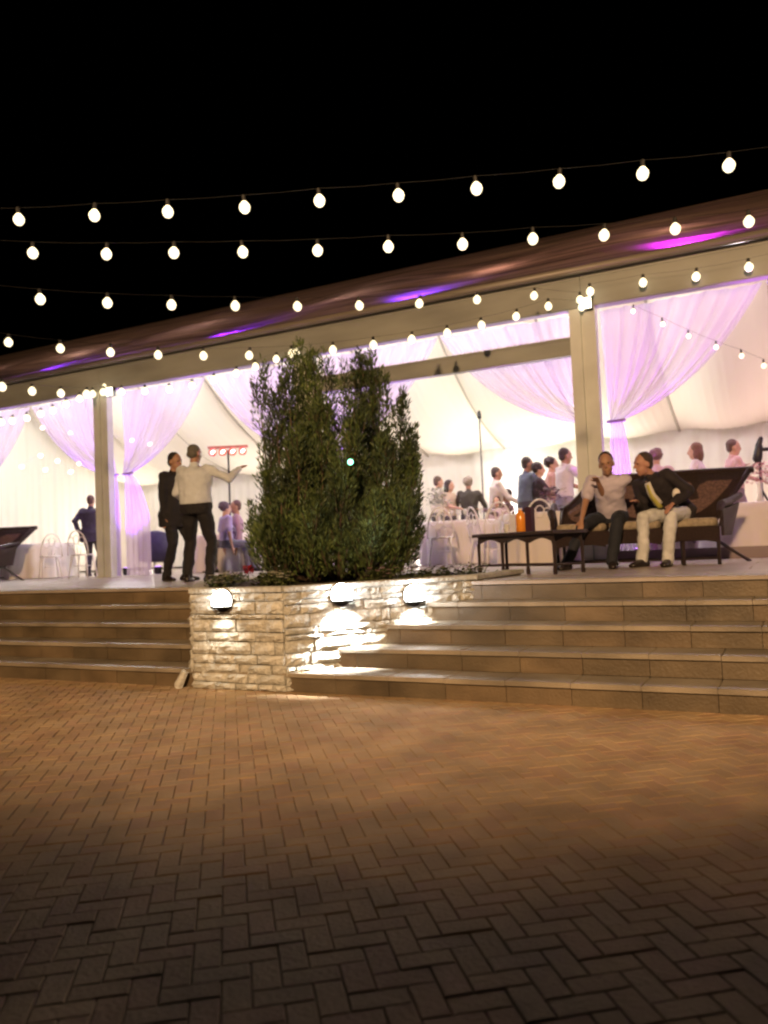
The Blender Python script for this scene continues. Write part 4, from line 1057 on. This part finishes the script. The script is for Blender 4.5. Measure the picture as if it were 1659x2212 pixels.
person(on_sofa(.76, .30), yaw_dir(-.70, -.70), 'man in a dark suit jacket, yellow tie and white trousers turned left on the sofa', seated=True, lean=.62, side=.30, top='jacket', topc=(.018, .014, .018), botc=(.60, .62, .64),
       skin='ruddy', hairc=(.05, .035, .03), fine=True, head=(-.6, -.1, 0), handR=(.22, .46, .70), handL=(-.16, .42, .66), footR=(.22, .42, 0), footL=(-.08, .45, 0), tie=(.45, .42, .10), extras=napkin, seat_z=.49, H=1.76, girth=1.05)
# guests inside
def guest(px, s_, right, away, label, **kw):
    c = atZ(px, 1120, FPX / s_); return person((c.x, c.y, T), yaw_dir(right, away), label, GP, **kw)
guest(1222, 141, 1, .25, 'man in white polo shirt standing by the right post with his forearm held out', H=1.76, topc=(.62, .58, .62), botc=(.25, .22, .27), sleeve='short', handR=(.16, .50, 1.12), handL=(-.18, .46, 1.10), hairc=(.05, .035, .03), lean=.06, hair='short', fine=True)
guest(1137, 130, 1, .3, 'man in blue grey shirt standing between the tables facing right', H=1.76, topc=(.10, .13, .17), botc=(.05, .05, .06), sleeve='short', handR=(.15, .42, 1.0), handL=(-.17, .35, 1.0), hairc=(.04, .03, .025), lean=.1)
guest(1168, 131, 1, -.2, 'woman with short dark hair in a black dress facing right', H=1.64, topc=(.03, .02, .025), botc=(.03, .02, .025), skirt=True, sleeve='short', hair='curly', hairc=(.03, .02, .02), skin='light', handR=(.15, .35, .95), handL=(-.12, .36, .92))
guest(1197, 126, 1, -.4, 'person with bushy dark hair behind the man in white polo shirt', H=1.78, topc=(.45, .28, .24), botc=(.1, .08, .08), hair='curly', hairc=(.035, .02, .018), skin='light')
guest(1073, 118, 1, .1, 'bearded man in a pale shirt standing in front of the brightly lit wall', H=1.74, topc=(.55, .50, .45), botc=(.15, .13, .12), hairc=(.05, .04, .03), handR=(.18, .40, 1.05), lean=.05)
guest(945, 108, 1, .4, 'man in a light shirt standing next to the juniper, looking right', H=1.74, topc=(.50, .46, .38), botc=(.1, .1, .1), hairc=(.08, .05, .035), skin='light', handR=(.2, .42, 1.15), lean=.08)
guest(973, 113, .8, -.5, 'woman with dark wavy hair and beige top behind the white table', H=1.59, topc=(.50, .38, .28), botc=(.1, .08, .08), skirt=False, sleeve='short', hair='long', hairc=(.03, .018, .015), skin='light', handR=(.2, .35, 1.0))
guest(1015, 114, .2, 1, 'grey haired guest in a dark top with back to us', H=1.62, topc=(.05, .045, .035), botc=(.05, .05, .05), hair='curly', hairc=(.30, .26, .20), handR=(.30, .30, 1.0), handL=(-.25, .35, 1.0), girth=1.1)
guest(1075, 119, -.3, -1, 'child with dark hair seated behind a white chair back', seated=True, H=1.40, seat_z=.47, topc=(.5, .4, .42), botc=(.1, .1, .1), hair='long', hairc=(.04, .02, .02), skin='light')
guest(1098, 117, -.8, .3, 'seated guest in dark shirt stretching an arm behind the child', seated=True, H=1.70, topc=(.10, .06, .06), botc=(.05, .05, .05), hair='short', hairc=(.03, .02, .02), handL=(-.4, .35, .95))
guest(1512, 146, -1, .5, 'woman with tousled brown hair in a white top standing behind the sofa', H=1.70, topc=(.62, .56, .60), botc=(.3, .26, .3), sleeve='short', hair='long', hairc=(.16, .08, .05), skin='light', handL=(-.3, .30, 1.12), handR=(.34, .10, 1.10))
guest(1592, 144, 1, -.1, 'man in a pink shirt standing behind the right end of the sofa', H=1.75, topc=(.55, .36, .38), botc=(.2, .15, .2), sleeve='short', hair='short', hairc=(.10, .06, .045), skin='light', handR=(.18, .34, 1.08))
guest(197, 100, .1, 1, 'man in a dark suit seen from behind between the left post and the looped chair', H=1.76, top='jacket', topc=(.03, .03, .05), botc=(.03, .025, .05), hairc=(.08, .04, .035), girth=1.3, handL=(-.30, .02, .98))
guest(487, 116, 1, .6, 'dark haired seated guest in lavender top left of the juniper', seated=True, H=1.68, topc=(.35, .30, .60), botc=(.1, .1, .15), hair='curly', hairc=(.08, .05, .08), skin='light', sleeve='short')
guest(511, 112, -.8, -.2, 'seated guest in mauve facing the lavender one, beside the juniper', seated=True, H=1.82, topc=(.32, .20, .26), botc=(.1, .1, .1), hair='short', hairc=(.10, .05, .05), skin='tan')
guest(1425, 150, .4, 1, 'guest in pale top half hidden behind the suited man on the sofa', H=1.60, topc=(.6, .45, .52), botc=(.3, .2, .25), hair='curly', hairc=(.2, .12, .12), skin='light')

# ------------------------------------------------------------------ render look
S.cycles.pixel_filter_type = 'BLACKMAN_HARRIS'; S.cycles.filter_width = 2.2
S.cycles.use_denoising = True
S.cycles.max_bounces = 7; S.cycles.transparent_max_bounces = 10
S.cycles.sample_clamp_indirect = 4.0
S.render.film_transparent = False
